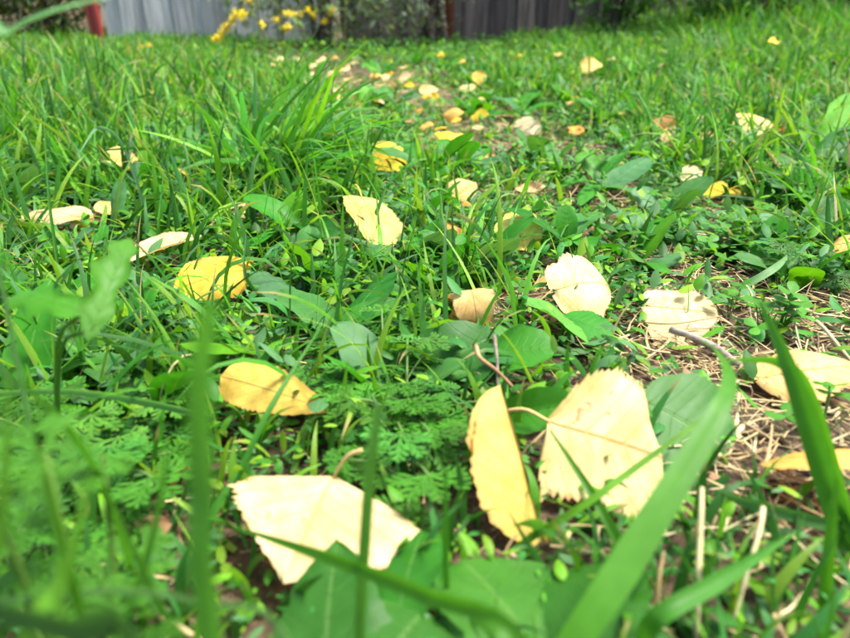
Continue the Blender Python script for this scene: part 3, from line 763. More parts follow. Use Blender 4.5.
BB('blurred blade in the lower left tangle', [soil(at_y(150, 640, .2)), at_y(120, 520, .18), at_y(80, 440, .17), at_y(20, 380, .17)], [.004, .0055, .005, .001], G1, .3)
for k_, (lb_, x0_, y0_, x1_, y1_, Y_, w_, c_) in enumerate((
        ('broad blurred bright blade leaning left in the bottom left tangle', 96, 690, 30, 420, .125, .0062, (.075, .24, .012)),
        ('short blurred bright blade leaning right in the bottom left tangle', 30, 690, 92, 470, .12, .0055, (.085, .25, .012)),
        ('blurred blade leaning left beside the pinkish scrap', 190, 690, 112, 500, .14, .0050, (.06, .21, .014)),
        ('faint blurred blade at the very left edge', -10, 690, 10, 360, .12, .0050, (.09, .26, .014)),
        ('blurred blade slanting right below the golden leaf', 110, 690, 172, 440, .16, .0042, (.055, .2, .014)),
        ('short upright blurred blade at the bottom left corner', 60, 700, 58, 560, .11, .0048, (.10, .27, .014)))):
    BB(lb_, [soil(at_y(x0_, y0_, Y_)), at_y(x0_, y0_ - 30, Y_), at_y((x0_ + x1_) / 2 + 6, (y0_ + y1_) / 2, Y_ + .008), at_y(x1_, y1_, Y_ + .02)], [w_ * .6, w_ * .8, w_, .0008], c_, .3)
BB('long level blurred blade on the left below the golden leaf', [at(215, 418, .03), at(140, 400, .045), at(60, 390, .05), at(-20, 395, .04)], [.004, .006, .005, .003], (.07, .21, .06), .5)
BB('short upright blade rising over the pale orange leaf', [soil(at(381, 272, .0)), at(380, 250, .02), at(379, 225, .04), at(376, 190, .06)], [.002, .003, .003, .001], G2, .2)
BB('pale strip of blade lying on the straw at right', [at(722, 292, .006), at(745, 285, .016), at(775, 268, .028), at(793, 250, .03)], [.004, .0062, .006, .001], (.13, .28, .10), .1)

# ---------------------------------------------------------------- the tussock: one clump, each blade a part
def tussock(label, px, py, n, Lr, Wr, az0, spread, seed, lean0=(.35, .25)):
    r = np.random.default_rng(seed); c = at(px, py, 0); root = empty('grass_tussock', c)
    tag(root, label, 'grass')
    for i in range(n):
        az = az0 + r.normal(0, spread); P = np.array([[r.normal(0, .022), r.normal(0, .022), 0]])
        L = r.uniform(*Lr); W = r.uniform(*Wr); lean = abs(r.normal(*lean0)); bend = r.uniform(.3, 1.5)
        col = GREENS[r.integers(0, 5)] * r.uniform(.9, 1.5)
        V, F, C, U = ribbons(P, np.array([az]), np.array([L]), np.array([W]), np.array([lean]), np.array([bend]), col[None], 9, .25, sweep=np.array([r.normal(0, .3)]), roll=np.array([r.normal(0, .9)]), minz=False)
        V[:, 2] = np.maximum(V[:, 2], .004)
        obj('blade', mesh('blade', V, F, C, U), M['grass'], root)
    return root
tussock('big coarse tussock of long arching grass at upper left of centre', 268, 192, 175, (.10, .25), (.006, .010), -.1, 1.2, 21, (.80, .33))
tussock('clump of upright grass at the right edge below the dock', 800, 215, 60, (.04, .09), (.004, .007), 1.5, 1.6, 22, (.5, .3))
tussock('clump of upright grass left of the trodden strip at the centre', 470, 262, 30, (.04, .085), (.003, .005), 1.5, 1.5, 23)

# ================================================================ TWIGS AND DRY STALKS
def stick(name, label, cat, pts, rads, mat, n=14, sides=7, jit=.0):
    P = spline(pts, n); P = P + np.random.default_rng(int(pts[0][0] * 1e4) % 97 + 3).normal(0, jit, P.shape); o0 = P[0].copy()
    Rr = np.interp(np.linspace(0, 1, n), np.linspace(0, 1, len(rads)), rads)
    V, F = tube(P - o0, Rr, sides)
    me = mesh(name, V, F, np.tile(STRAWS[int(abs(pts[0][1]) * 1e3) % 3], (len(V), 1)))
    return tag(obj(name, me, mat, loc=o0), label, cat)
stick('twig', 'grey weathered twig lying behind the large dull green leaf', 'twig', [at(672, 328, .012), at(712, 346, .012), at(752, 372, .008), at(800, 400, .006), at(838, 416, .004)], [.0022, .0028, .0026, .0028, .002], M['twig'], jit=.0005)
stick('leaf_stalk', 'brown curved stalk hooked above the folded yellow leaf', 'stalk', [at(476, 346, .05), at(480, 358, .048), at(498, 372, .04), at(524, 399, .026)], [.0013, .0012, .001, .0008], M['stem'])
stick('dry_stalk', 'grey dry stalk standing behind the tip of the folded yellow leaf', 'stalk', [at(498, 392, .03), at(497, 360, .045), at(494, 335, .055)], [.001, .0008, .0012], M['twig'])
S_ = lambda lb, pts, r: stick('dry_stalk', lb, 'stalk', pts, r, M['straw'])
S_('golden dry stem lying across the straw on the right', [at(684, 232, .012), at(720, 238, .016), at(745, 244, .016), at(772, 258, .008)], [.0012, .0014, .0013, .0008])
S_('short golden stem crossing the longer one on the right', [at(736, 254, .01), at(760, 248, .018), at(782, 236, .02)], [.0012, .0012, .0008])
S_('golden curved stalk above the yellow leaf at the right edge', [at(812, 318, .018), at(824, 328, .02), at(838, 345, .016), at(852, 362, .01)], [.0014, .0013, .0011, .001])
S_('tan dry stalk standing behind the widest blade', [at(696, 640, .01), at(698, 580, .03), at(701, 520, .045), at(702, 488, .05)], [.0011, .0012, .001, .0008])
S_('leaning dry stalk at the bottom right', [at(732, 625, .008), at(748, 570, .026), at(760, 530, .035), at(763, 508, .036)], [.0009, .0009, .0009, .0011])
S_('short pale dry stalk right of the thin upright blade', [at(656, 620, .008), at(659, 580, .02), at(664, 552, .025)], [.0009, .0009, .0006])
S_('thin straw lying level on the soil at right', [at(690, 398, .006), at(760, 400, .009), at(830, 408, .006)], [.0006, .0007, .0005])
S_('thin dark straw across the round cream leaf', [at(640, 322, .014), at(670, 324, .022), at(700, 320, .022), at(722, 316, .016)], [.0005, .0005, .0005, .0004])
S_('long bowed straw on the right soil', [at(796, 296, .012), at(810, 312, .014), at(848, 318, .01), at(880, 330, .008)], [.0006, .0007, .0007, .0005])
S_('pale stalk at the bottom left edge of the picture', [at(156, 616, .014), at(180, 628, .02), at(205, 645, .02)], [.0012, .0012, .0010])
S_('upright straw on the right soil', [at(812, 378, .002), at(800, 345, .012), at(794, 318, .02)], [.0005, .0006, .0005])

# ================================================================ SMALL PLANTS, COPIED
LAND = [(325, 520, 'the largest cream leaf'), (600, 440, 'the broad cream leaf'), (508, 460, 'the folded upright yellow leaf'), (268, 397, 'the curved golden leaf'), (205, 282, 'the bright yellow leaf'),
        (150, 248, 'the narrow cream leaf'), (60, 215, 'the pale ridged leaf'), (117, 165, 'the curled yellow leaf'), (188, 175, 'the small golden leaf'), (375, 220, 'the pale orange leaf'),
        (393, 155, 'the bright yellow folded leaf'), (449, 234, 'the small orange leaf'), (512, 232, 'the pale yellow leaf'), (468, 305, 'the rolled cream leaf'), (580, 283, 'the scalloped cream leaf'),
        (683, 310, 'the round cream leaf'), (815, 370, 'the yellow leaf at the edge'), (810, 455, 'the edge-on golden leaf'), (752, 123, 'the yellow toothed leaf'), (665, 122, 'the brown curled leaf'),
        (690, 173, 'the small cream leaf'), (628, 170, 'the upturned grey-green leaf'), (528, 126, 'the lone cream leaf'), (590, 67, 'the far curled yellow leaf'), (285, 150, 'the big tussock'),
        (825, 125, 'the tall dock'), (120, 205, 'the upright grey-green leaf'), (98, 28, 'the red post'), (228, 30, 'the yellow plume'), (448, 18, 'the rusty post'), (610, 14, 'the far tree trunk'), (205, 420, 'the tall blurred blade'), (720, 400, 'the widest blade')]
USED = set()
def where(what, p):
    px, py, _ = project(np.asarray(p, float)[None]); px, py = float(px[0]), float(py[0])
    first = None
    for lx, ly, name in sorted(LAND, key=lambda l: math.hypot(l[0] - px, (l[1] - py) * 1.5))[:14]:
        dx, dy = px - lx, py - ly; d = math.hypot(dx, dy)
        hz = 'left' if dx < 0 else 'right'; vt = 'above' if dy < 0 else 'below'
        rel = f'{hz} of' if abs(dx) > 2.4 * abs(dy) else vt if abs(dy) > 2.4 * abs(dx) else f'{vt} and {hz} of'
        lb = f"{what} {'just' if d < 40 else 'some way' if d < 95 else 'far'} {rel} {name}"
        first = first or lb
        if lb not in USED:
            USED.add(lb); return lb
    return first
def hue(c):
    r_, g_, b_ = c
    return 'cream' if b_ > .30 else 'rust brown' if r_ < .5 else 'orange' if g_ < .42 else 'bright yellow' if b_ < .08 else 'pale yellow' if b_ > .2 else 'golden'
BARE = [(at(805, 430), .105, .085), (at(735, 360), .095, .05), (at(830, 320), .11, .055), (at(680, 280), .08, .05), (at(500, 322), .045, .028), (at(545, 300), .03, .03),
        (at(520, 150), .18, .09), (at(640, 235), .08, .025), (at(800, 235), .07, .025), (at(480, 130), .11, .09), (at(420, 105), .12, .12), (at(360, 88), .14, .14), (at(330, 72), .16, .18), (at(600, 88), .12, .10), (at(420, 455), .02, .02)]
for o_, c_ in FAR: o_['label'] = where(f'tiny {hue(c_)} leaf', o_.location)
def bare(x, y):
    b = np.zeros_like(x)
    for c, rx, ry in BARE:
        d = ((x - c[0]) / rx) ** 2 + ((y - c[1]) / ry) ** 2
        b = np.maximum(b, 1 - sstep(.45, 1.25, d))
    return b

TROD = np.array([at(860, 470), at(800, 400), at(700, 290), at(600, 215), at(520, 165), at(480, 135), at(425, 105), at(365, 80), at(330, 62), at(310, 50)])
def trod(x, y):
    best = np.full(np.shape(x), 9.0)
    for i in range(len(TROD) - 1):
        a, b = TROD[i, :2], TROD[i + 1, :2]; d = b - a; L2 = d @ d
        t = np.clip(((x - a[0]) * d[0] + (y - a[1]) * d[1]) / L2, 0, 1)
        w = .10 + .09 * (a[1] + (b[1] - a[1]) * t)
        best = np.minimum(best, np.hypot(x - a[0] - d[0] * t, y - a[1] - d[1] * t) / w)
    return 1 - sstep(.55, 1.25, best)

def cinquefoil(seed, n=6, hgt=.030):
    r = np.random.default_rng(seed); root = empty('cinquefoil_plant')
    for i in range(n):
        yaw = i * 2.4 + r.normal(0, .3); out = r.uniform(.008, .035); h = r.uniform(.4, 1) * hgt
        V, F, C, U = lobed_leaf(r.uniform(.009, .016), seed * 50 + i)
        V = place(V, yaw, r.uniform(-.1, .55), (math.cos(yaw) * out, math.sin(yaw) * out, h))
        C = C * r.uniform(.65, 1.5) * (r.uniform(.8, 1.4), 1, r.uniform(.6, 1.8))
        e = np.array((math.cos(yaw) * out, math.sin(yaw) * out, h))
        tv, tf = tube(spline([(0, 0, 0), e * .5 + (0, 0, .006), e], 5), .0006, 4)
        obj('leaf', mesh('leaf', *joined([(V, F, C, U), (tv, tf, np.tile((.10, .20, .05), (len(tv), 1)), np.zeros((len(tv), 2)))])), M['green'], root)
    return root

def clover(seed, n=4):
    r = np.random.default_rng(seed); root = empty('clover_plant')
    for i in range(n):
        yaw = r.uniform(0, 6.28); out = r.uniform(.0, .022); h = r.uniform(.012, .032); l = r.uniform(.008, .0125)
        az = np.array([0, 2.09, 4.19]) + r.normal(0, .1, 3)
        V, F, C, U = ribbons(np.zeros((3, 3)), az, np.full(3, l), np.full(3, l * .92), np.full(3, 1.25), np.full(3, .3), np.tile((.044, .180, .010), (3, 1)) * r.uniform(.8, 1.3), 5, .18, 'obovate', minz=False)
        V = place(V, yaw, r.uniform(-.5, .5), (math.cos(yaw) * out, math.sin(yaw) * out, h))
        e = np.array((math.cos(yaw) * out, math.sin(yaw) * out, h))
        tv, tf = tube(spline([(0, 0, 0), e * .5, e], 4), .0005, 4)
        obj('leaf', mesh('leaf', *joined([(V, F, C, U), (tv, tf, np.tile((.10, .20, .05), (len(tv), 1)), np.zeros((len(tv), 2)))])), M['green'], root)
    return root

def rosette(seed, n=7):
    r = np.random.default_rng(seed); root = empty('rosette_weed')
    for i in range(n):
        yaw = i * 2.4 + r.normal(0, .25); L = r.uniform(.025, .05); z = r.uniform(.006, .045)
        b = np.array((math.cos(yaw) * .004, math.sin(yaw) * .004, .003)); tt = np.array((math.cos(yaw) * L, math.sin(yaw) * L, z))
        col = np.array([MID, LIGHT, DULL, BLUE, MID][r.integers(5)])
        V, F, U = leaf_sheet(np.linalg.norm(tt - b), r.uniform(.014, .024), a=.8, b=.5, tooth=.1 if seed % 2 else .01, teeth=5, bend=r.uniform(-.8, -.2), curl=r.uniform(-.2, .4), wave=.02, seed=seed * 9 + i, rows=16, cols=7)
        V = V @ frame(b, tt, r.normal(0, .2)).T + b
        obj('leaf', mesh('leaf', V, F, np.tile(col * r.uniform(.85, 1.15), (len(V), 1)), U), M['green'], root)
    return root

def scatter(protos, spots, label, cat, group, smin, smax):
    first = set()
    for i, (x, y, s) in enumerate(spots):
        k = i % len(protos)
        o = protos[k] if k not in first else copy_tree(protos[k])
        first.add(k)
        o.location = (x, y, float(terrain(x, y))); o.rotation_euler = (0, 0, random.uniform(0, 6.28))
        sc = s * random.uniform(smin, smax); o.scale = (sc, sc, sc)
        tag(o, where(label, o.location), cat, group)

def spots_px(n, x0, x1, y0, y1, seed, avoid=.5, clearp=1.0, reach=.017, apart=0.):
    r = np.random.default_rng(seed); out = []; k = 0
    while len(out) < n and k < 40 * n:
        k += 1
        px, py = r.uniform(x0, x1), r.uniform(y0, y1); p = at(px, py, 0)
        if bare(p[0:1], p[1:2])[0] > avoid: continue
        m = reach * FPX / max(p[1], .2); hit = any(((px - c[0]) / (c[2] * clearp + m)) ** 2 + ((py - .8 * m - c[1]) / (c[3] * clearp + m)) ** 2 < 1.0 for c in CLEAR)
        if hit: continue
        if apart and any(math.hypot(p[0] - q[0], p[1] - q[1]) < apart for q in out): continue
        out.append((p[0], p[1], 1.0))
    return out

cs = [cinquefoil(s) for s in (1, 2, 3, 4, 5)]
sp = spots_px(26, 60, 460, 330, 500, 1) + spots_px(16, -60, 300, 300, 620, 2) + spots_px(9, 390, 480, 420, 540, 3)
scatter(cs, sp, 'feathery deep-cut weed', 'plant', 'feathery weeds at lower left', .6, 1.5)
cs = [cinquefoil(s, 6, .035) for s in (11, 12, 13)]
scatter(cs, spots_px(26, 0, 840, 190, 340, 4), 'small feathery weed', 'plant', 'feathery weeds in the middle lawn', .7, 1.1)
cl = [clover(s) for s in (1, 2, 3, 4)]
named = [at(700, 276), at(728, 322), at(590, 306), at(512, 320), at(320, 272), at(205, 258), at(440, 278), at(760, 345), at(820, 440)]
scatter(cl, [(p[0], p[1], 1.0) for p in named] + spots_px(40, 150, 850, 190, 360, 5, .95, 1.15) + spots_px(12, 420, 850, 330, 480, 6, .9), 'three-leaved clover', 'clover', 'clovers in the lawn', .8, 1.2)
rs = [rosette(s) for s in (1, 2, 3, 4, 5)]
scatter(rs, spots_px(52, -20, 870, 130, 330, 7, .7, .75, .026, .055) + spots_px(48, -30, 560, 170, 430, 17, .7, .75, .022, .045), 'low broad-leaved rosette', 'plant', 'low rosettes in the lawn', .8, 1.7)
rs = [rosette(s) for s in (7, 8, 9)]
scatter(rs, spots_px(60, 0, 850, 62, 130, 8, .9), 'broad-leaved rosette', 'plant', 'rosettes on the far lawn', 1.2, 2.0)

# ================================================================ STUFF: straw litter, low weeds, lawn grass
def sample(n, x0, x1, y0, y1):
    return rng.uniform(x0, x1, n), rng.uniform(y0, y1, n)

def in_view(x, y, margin=.12):
    return np.abs(x) < (.62 * y + margin + .12)

def clear_cull(P, tips, keep=.1, grow=1.0):
    """leave out growth that would stand between the lens and the free-lying leaves"""
    ok = np.ones(len(P), bool); rnd = rng.random(len(P))
    for q in (.2, .4, .55, .7, .85, 1.0):
        Q = P * (1 - q) + tips * q; Q[:, 2] += .25 * q * (1 - q) * np.linalg.norm(tips - P, axis=1)
        px, py, dp = project(Q)
        for cx, cy, rx, ry, d in CLEAR:
            h = (((px - cx) / (rx * grow)) ** 2 + ((py - cy) / (ry * grow)) ** 2 < 1) & (dp < d + .02)
            ok &= ~(h & (rnd > keep))
    return ok

def make_straw():
    parts = []
    for (n, x0, x1, y0, y1, base) in ((16000, -.9, .9, .08, 1.0, .12), (14000, -2.0, 2.0, 1.0, 2.6, .10)):
        x, y = sample(n * 2, x0, x1, y0, y1); b = bare(x, y)
        k = (rng.random(len(x)) < base + .88 * np.maximum(b, .6 * trod(x, y))) & in_view(x, y, .3); x, y = x[k], y[k]; N = len(x)
        P = np.stack([x, y, terrain(x, y) + rng.uniform(.002, .010, N)], 1)
        cc = STRAWS[rng.integers(0, 5, N)] * rng.uniform(.55, 1.15, (N, 1))
        L = rng.uniform(.008, .045, N) * np.where(y > 1, 1.5, 1)
        parts.append(ribbons(P, rng.uniform(0, 6.28, N), L, rng.uniform(.0006, .0022, N) * np.where(y > 1, 1.6, 1), rng.normal(1.5, .10, N), rng.normal(0, .25, N), cc, 4, .3, 'straw', rng.normal(0, .7, N), rng.normal(0, .5, N)))
    tag(obj('straw_litter', mesh('straw_litter', *joined(parts)), M['straw']), 'dry brown straw and thatch littering the soil', 'straw', kind='stuff')
    # crumbs of broken leaf
    n = 9000; x, y = sample(n, -1.4, 1.4, .1, 2.4); k = (rng.random(n) < .2 + .8 * bare(x, y)) & in_view(x, y); x, y = x[k], y[k]; N = len(x)
    P = np.stack([x, y, terrain(x, y) + rng.uniform(.003, .009, N)], 1)
    cols = np.array([(.20, .12, .06), (.32, .19, .10), (.10, .06, .035), (.45, .33, .20)])[rng.integers(0, 4, N)]
    V, F, C, U = ribbons(P, rng.uniform(0, 6.28, N), rng.uniform(.003, .011, N), rng.uniform(.002, .007, N), rng.normal(1.4, .3, N), rng.normal(0, .8, N), cols, 3, .3, 'ovate')
    tag(obj('leaf_crumbs', mesh('leaf_crumbs', V, F, C, U), M['litter']), 'brown crumbs of broken dead leaves on the soil', 'litter', kind='stuff')
make_straw()

def make_weeds():
    parts = []
    for (n, x0, x1, y0, y1, smin, smax, hmax) in ((34000, -1.0, 1.0, .06, .75, .005, .021, .032), (38000, -1.6, 1.6, .75, 1.7, .007, .02, .04), (26000, -3.2, 3.2, 1.7, 4.4, .012, .032, .06)):
        x, y = sample(n, x0, x1, y0, y1); b = bare(x, y)
        clump = .5 + .5 * np.sin(11 * x + 3 * np.sin(7 * y)) * np.sin(13 * y + 2 * np.sin(9 * x))
        k = (rng.random(n) < (1 - .85 * b) * (.45 + .55 * clump)) & in_view(x, y, .5); x, y = x[k], y[k]; N = len(x)
        h = rng.random(N) ** 1.3 * hmax * (1 - .6 * bare(x, y))
        P = np.stack([x, y, terrain(x, y) + .003 + h * np.where(y < .3, .6, 1)], 1); L = rng.uniform(smin, smax, N) * np.where(y < .32, .6, 1)
        az = rng.uniform(0, 6.28, N); lean = rng.normal(1.15, .35, N)
        cc = GREENS[rng.integers(0, 7, N)] * rng.uniform(.7, 1.2, (N, 1))
        bl = rng.random(N) < .22; cc[bl] = np.array((.070, .18, .06)) * rng.uniform(.8, 1.2, (bl.sum(), 1))
        tips = P + np.stack([np.cos(az) * L, np.sin(az) * L, np.cos(lean) * L], 1)
        ok = clear_cull(P, tips, .06, .85)
        parts.append(ribbons(P[ok], az[ok], L[ok], (L * rng.uniform(.3, .7, N))[ok], lean[ok], rng.normal(.5, .4, N)[ok], cc[ok], 4, .3, 'ovate'))
    tag(obj('low_weeds', mesh('low_weeds', *joined(parts)), M['green']), 'low small-leaved weeds covering the ground between the grass', 'weeds', kind='stuff')
make_weeds()

def make_lawn():
    parts = []
    #        n,  x0, x1,  y0, y1,  L range,     W range,      seg, fold
    zones = ((15500, -1.0, 1.0, .05, .60, .035, .12, .002, .0058, 8, .25), (23000, -1.4, 1.4, .60, 1.30, .05, .14, .003, .0082, 7, .25),
             (34000, -2.4, 2.4, 1.30, 2.5, .05, .125, .0035, .009, 6, .25), (60000, -4.4, 4.4, 2.5, 4.6, .04, .10, .004, .010, 5, 0.0))
    for n, x0, x1, y0, y1, l0, l1, w0, w1, seg, fold in zones:
        x, y = sample(n, x0, x1, y0, y1); b = bare(x, y)
        cl_ = .5 + .5 * np.sin(9 * x + 2.3 * np.sin(6 * y + 1)) * np.sin(8 * y + 2 * np.sin(7 * x + 2))
        tr = trod(x, y)
        k = (rng.random(n) < (1 - .95 * b) * (.35 + .65 * cl_) * (1 - .45 * tr)) & in_view(x, y, .8); x, y, cl_, tr = x[k], y[k], cl_[k], tr[k]; N = len(x)
        P = np.stack([x, y, terrain(x, y)], 1); az = rng.uniform(0, 6.28, N)
        L = rng.uniform(l0, l1, N) * (.75 + .5 * cl_) * (1 - .45 * bare(x, y)) * (1 - .6 * tr)
        tallL = sstep(.1, .8, -x) * sstep(.5, 1.6, y) * sstep(3.9, 2.2, y); tallR = sstep(.7, 1.8, x) * sstep(1.6, 2.8, y)
        L = L * (1 + .35 * tallL + 1.3 * tallR)
        L = L * np.where((y > 2.3) & (x > -.9) & (x < .5), .55, 1)
        L = np.minimum(L, np.where(y < .35, .05, .3))
        lean = np.abs(rng.normal(.35, .35, N)); bend = rng.gamma(2.0, .45, N)
        flop = rng.random(N) < .22; lean[flop] += rng.uniform(.5, .9, flop.sum())
        cc = GREENS[rng.integers(0, 7, N)] * rng.uniform(.75, 1.25, (N, 1))
        dry = rng.random(N) < .015; cc[dry] = STRAWS[rng.integers(0, 3, dry.sum())] * .9
        th = lean + .5 * bend
        tips = P + np.stack([np.cos(az) * np.sin(th) * L, np.sin(az) * np.sin(th) * L, np.cos(th) * L], 1)
        ok = clear_cull(P, tips, .08, .9)
        ok &= (np.linalg.norm(tips - np.array([0, 0, CAM_H]), axis=1) > .2)
        f = lambda a: a[ok]
        parts.append(ribbons(f(P), f(az), f(L), f(rng.uniform(w0, w1, N) * np.where(dry, .45, 1)), f(lean), f(bend), f(cc), seg, fold, 'blade', f(rng.normal(0, .5, N)), f(rng.normal(0, .9, N)), power=1.8))
    V, F, C, U = joined([p for p in parts])
    tip = (U[:, 1] > .8) & (np.sin(C[:, 1] * 3e4) > .86)
    C[tip] = C[tip] * .35 + np.array((.38, .26, .11)) * .65
    tag(obj('lawn_grass', mesh('lawn_grass', V, F, C, U), M['grass']), 'green lawn grass covering the ground up to the fence', 'grass', kind='stuff')
    print('GRASS', len(F))
make_lawn()

# ================================================================ BEHIND: bushes, flowers, trees
def leaf_cloud(n, c, rad, size, cols, r, squash=(1, 1, 1), shell=.35):
    v = r.standard_normal((n, 3)); v /= np.linalg.norm(v, axis=1)[:, None]
    rr = (shell + (1 - shell) * r.random((n, 1))) ; P = np.array(c) + v * rr * rad * np.array(squash)
    lump = .5 + .5 * np.sin(P[:, 0] * 9 + P[:, 2] * 7) * np.sin(P[:, 1] * 8 - P[:, 2] * 6)
    k = r.random(n) < .25 + .75 * lump; P = P[k]; N = len(P)
    cc = np.array(cols)[r.integers(0, len(cols), N)] * r.uniform(.7, 1.3, (N, 1)); L = r.uniform(*size, N)
    return ribbons(P, r.uniform(0, 6.28, N), L, L * r.uniform(.35, .6, N), r.normal(1.3, .6, N), r.normal(.4, .3, N), cc, 3, .25, 'ovate')

def bush(name, label, cat, base, stems, height, clouds, size, cols, seed, n=900, mat=None):
    r = np.random.default_rng(seed); z = float(terrain(*base)); root = empty(name, (*base, z)); tag(root, label, cat)
    o0 = np.array([*base, z])
    for i in range(stems):
        an = r.uniform(0, 6.28); q = r.uniform(.2, .6) * height * .5
        pts = [np.array([r.normal(0, .05), r.normal(0, .05), -.05]), np.array([math.cos(an) * q * .4, math.sin(an) * q * .4, height * .45]), np.array([math.cos(an) * q, math.sin(an) * q, height * r.uniform(.7, 1)])]
        V, F = tube(spline(pts, 8), np.linspace(.022, .006, 8) * (height / 1.2), 6)
        obj('stem', mesh('stem', V, F), M['bark'], root)
    parts = []
    for c, rad, sq in clouds:
        V, F, C, U = leaf_cloud(n, o0 + np.array(c), rad, size, cols, r, sq); parts.append((V - o0, F, C, U))
    obj('crown', mesh('crown', *joined(parts)), M['green'], root)
    return root
HEDGE = [(.05, .13, .035), (.08, .17, .05), (.035, .09, .025), (.16, .19, .07), (.11, .16, .06)]
bush('hedge_bush', 'dense green bush left of the red post', 'bush', (-2.65, 4.25), 6, 1.5, [((0, 0, .55), .6, (1, .8, 1)), ((.15, -.1, .2), .4, (1.4, .6, .7)), ((.3, -.2, .35), .4, (1, 1, .9)), ((-.5, 0, .5), .55, (1, .8, 1))], (.03, .07), HEDGE, 31, 1600)
bush('hedge_bush', 'pale straw-tinged bush touching the red post', 'bush', (-2.08, 4.3), 5, 1.2, [((0, 0, .4), .42, (1, .7, 1)), ((0, -.05, .15), .34, (1.2, .6, .7)), ((.05, .05, .75), .4, (1, .7, 1))], (.03, .06), [(.20, .21, .09), (.12, .18, .06), (.26, .22, .12), (.08, .15, .05)], 32, 1300)
bush('hedge_bush', 'dark leafy bush at the far left edge', 'bush', (-3.7, 4.4), 6, 1.8, [((0, 0, .7), .75, (1, .8, 1)), ((.2, -.3, .4), .5, (1, 1, .9))], (.03, .07), HEDGE, 33, 1700)
bush('grey_shrub', 'thin grey-leaved shrub in front of the fence behind the yellow flowers', 'shrub', (-.55, 4.05), 9, 1.1, [((0, 0, .5), .45, (1.1, .5, 1)), ((.35, .1, .25), .34, (1.2, .6, .8)), ((-.3, 0, .3), .3, (1.1, .5, .8)), ((.1, -.05, .2), .3, (1.4, .5, .8))], (.025, .06), [(.15, .23, .11), (.24, .30, .19), (.11, .19, .08)], 34, 900)
bush('bare_shrub', 'brown twiggy shrub against the dark fence', 'shrub', (.02, 4.3), 14, 1.0, [((0, 0, .4), .35, (1, .5, 1))], (.02, .05), [(.15, .17, .09), (.12, .17, .06)], 35, 260)
bush('leafy_shrub', 'leafy green shrub beside the dark stump at the far right', 'shrub', (1.02, 4.0), 6, .7, [((0, 0, .18), .22, (1.2, .8, .8)), ((.1, 0, .4), .3, (1, .8, 1))], (.04, .08), [(.07, .20, .03), (.10, .25, .04), (.05, .15, .03)], 36, 380)
bush('leafy_shrub', 'tall green shrub at the far right edge', 'shrub', (2.3, 4.1), 8, 1.2, [((0, 0, .3), .45, (1.3, .8, 1)), ((.4, 0, .6), .5, (1, .8, 1)), ((-.5, 0, .25), .3, (1.2, .8, .9))], (.04, .08), [(.07, .20, .03), (.10, .25, .04), (.05, .15, .03)], 37, 800)
bush('leafy_shrub', 'low green shrub between the dark trunk and the tall far shrub', 'shrub', (1.6, 3.85), 7, .8, [((0, 0, .2), .3, (1.3, .8, .9)), ((.2, 0, .45), .3, (1.2, .8, 1)), ((-.25, 0, .3), .25, (1.2, .8, 1))], (.035, .07), [(.07, .20, .03), (.10, .25, .04), (.05, .15, .03)], 38, 700)
bush('hedge_bush', 'broad green hedge bush behind the far left bushes', 'bush', (-4.6, 5.6), 6, 1.8, [((0, 0, .6), .9, (1.2, .7, .9)), ((1.2, 0, .5), .8, (1.2, .7, .9)), ((2.2, 0, .5), .7, (1.2, .6, .9))], (.05, .09), HEDGE, 39, 1500)
def trunk(label, px, Y, rad, seed):
    p = at_y(px, 10, Y); z = float(terrain(p[0], p[1])); r = np.random.default_rng(seed)
    V, F = tube(spline([(0, 0, -.05), (.01, 0, .2), (-.02, .02, .7), (.04, .03, 1.6)], 14), np.linspace(rad * 1.25, rad * .75, 14) + r.normal(0, rad * .04, 14), 12)
    root = empty('tree', (p[0], p[1], z)); tag(root, label, 'tree'); obj('trunk', mesh('trunk', V, F), M['bark'], root)
    parts = []
    for k in range(4):
        a_ = k * 1.6 + r.uniform(0, .6); e = np.array([math.cos(a_) * .5, math.sin(a_) * .5, 2.1 + r.uniform(-.2, .3)])
        V, F = tube(spline([(.04, .03, 1.5), e * (.4, .4, 1) - (0, 0, .3), e], 8), np.linspace(rad * .5, rad * .15, 8), 6); obj('limb', mesh('limb', V, F), M['bark'], root)
        V, F, C, U = leaf_cloud(500, e, .5, (.05, .09), HEDGE, r); parts.append((V, F, C, U))
    obj('crown', mesh('crown', *joined(parts)), M['green'], root)
trunk('dark tree trunk standing in the far right corner of the lawn', 611, 4.35, .055, 41)

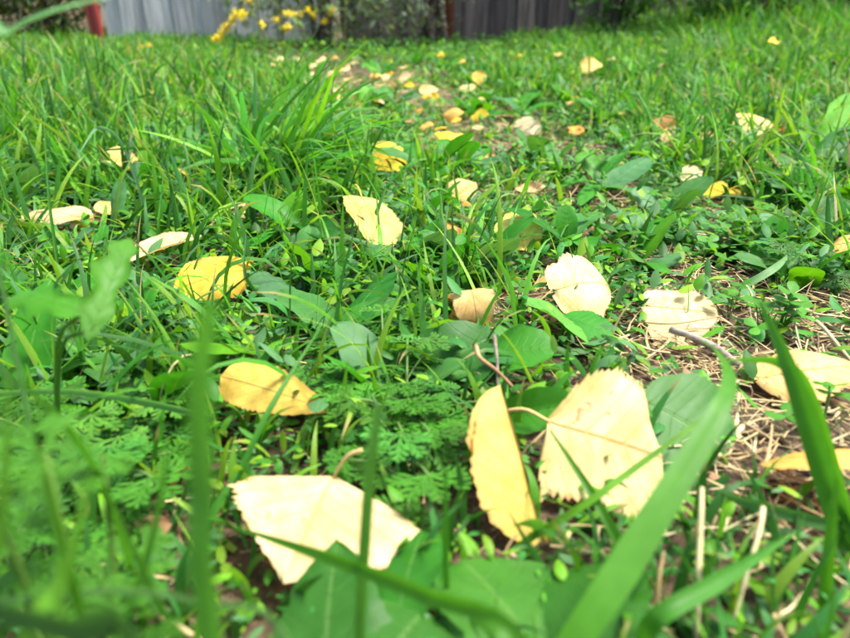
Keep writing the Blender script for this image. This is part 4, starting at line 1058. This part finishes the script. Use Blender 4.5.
def goldenrod(label, pts, seed, nclus, spread, big):
    """stem with leaves and heads of small yellow flowers; pts from root to tip"""
    r = np.random.default_rng(seed); P = spline(pts, 24); o0 = P[0].copy(); root = empty('goldenrod', o0)
    tag(root, label, 'flower', 'yellow flowers before the fence')
    V, F = tube(P - o0, np.linspace(.004, .002, 24), 6); obj('stem', mesh('stem', V, F, np.tile((.16, .17, .06), (len(V), 1))), M['bush'], root)
    for k in range(nclus):
        q = P[24 - 1 - int(k * spread)] - o0; n = int(22 + 60 * big)
        pos = q + r.normal(0, 1, (n, 3)) * np.array((.015, .015, .013)) * big ** .4
        cc = np.array([(.86, .70, .01), (.88, .76, .02), (.82, .62, .01)])[r.integers(0, 3, n)]
        V, F, C, U = ribbons(pos, r.uniform(0, 6.28, n), r.uniform(.010, .018, n), r.uniform(.007, .012, n), r.uniform(.3, 1.6, n), r.normal(.3, .3, n), cc, 2, .3, 'ovate', minz=False)
        obj('flower_head', mesh('flower_head', V, F, C, U), M['petal'], root)
    n = 9; ii = r.integers(3, 16, n); pos = P[ii] - o0; cc = np.tile((.10, .19, .06), (n, 1))
    for k in range(n):
        V, F, C, U = ribbons(pos[k:k + 1], r.uniform(0, 6.28, 1), r.uniform(.05, .09, 1), r.uniform(.010, .016, 1), r.uniform(.7, 1.4, 1), r.uniform(.2, .7, 1), cc[:1], 4, .25, 'ovate', minz=False)
        obj('leaf', mesh('leaf', V, F, C, U), M['green'], root)
Yf = 3.3
gr = lambda px, Y: np.array([at_y(px, 60, Y)[0], Y, float(terrain(at_y(px, 60, Y)[0], Y))])
goldenrod('bright yellow plume of flowers bowing low left of the grey shrub', [gr(262, Yf), at_y(258, 10, Yf), at_y(252, -25, Yf), at_y(246, -6, Yf), at_y(236, 16, Yf), at_y(217, 40, Yf)], 51, 7, .95, .28)
goldenrod('yellow flower head hanging beside the bright plume', [gr(285, 3.5), at_y(276, 0, 3.5), at_y(262, -10, 3.5), at_y(240, 18, 3.5)], 52, 2, 1.5, .5)
goldenrod('yellow flowers on an upright stem above the bright plume', [gr(270, 3.6), at_y(262, 30, 3.6), at_y(252, 10, 3.6), at_y(248, 0, 3.6)], 53, 2, 1.5, .35)
goldenrod('faint yellow flowers on a level branch in front of the grey shrub', [gr(345, 3.6), at_y(345, 0, 3.6), at_y(335, -12, 3.6), at_y(310, 10, 3.6), at_y(285, 18, 3.6), at_y(262, 25, 3.6)], 54, 4, 3.2, .18)
goldenrod('small yellow flowers on the arching shoot above the grey shrub', [gr(350, 3.7), at_y(330, 10, 3.7), at_y(312, 16, 3.7), at_y(286, 14, 3.7)], 55, 3, 4.0, .18)
goldenrod('low yellow flowers nearest the lawn below the grey shrub', [gr(305, 3.5), at_y(304, 30, 3.5), at_y(296, 24, 3.5), at_y(286, 30, 3.5)], 56, 2, 2.0, .2)
goldenrod('pair of small yellow flowers right of the level branch', [gr(340, 3.7), at_y(337, 20, 3.7), at_y(334, 10, 3.7), at_y(325, 22, 3.7)], 57, 2, 5.0, .3)

print('LEAVES', *LOG[:44], sep='\n  ')
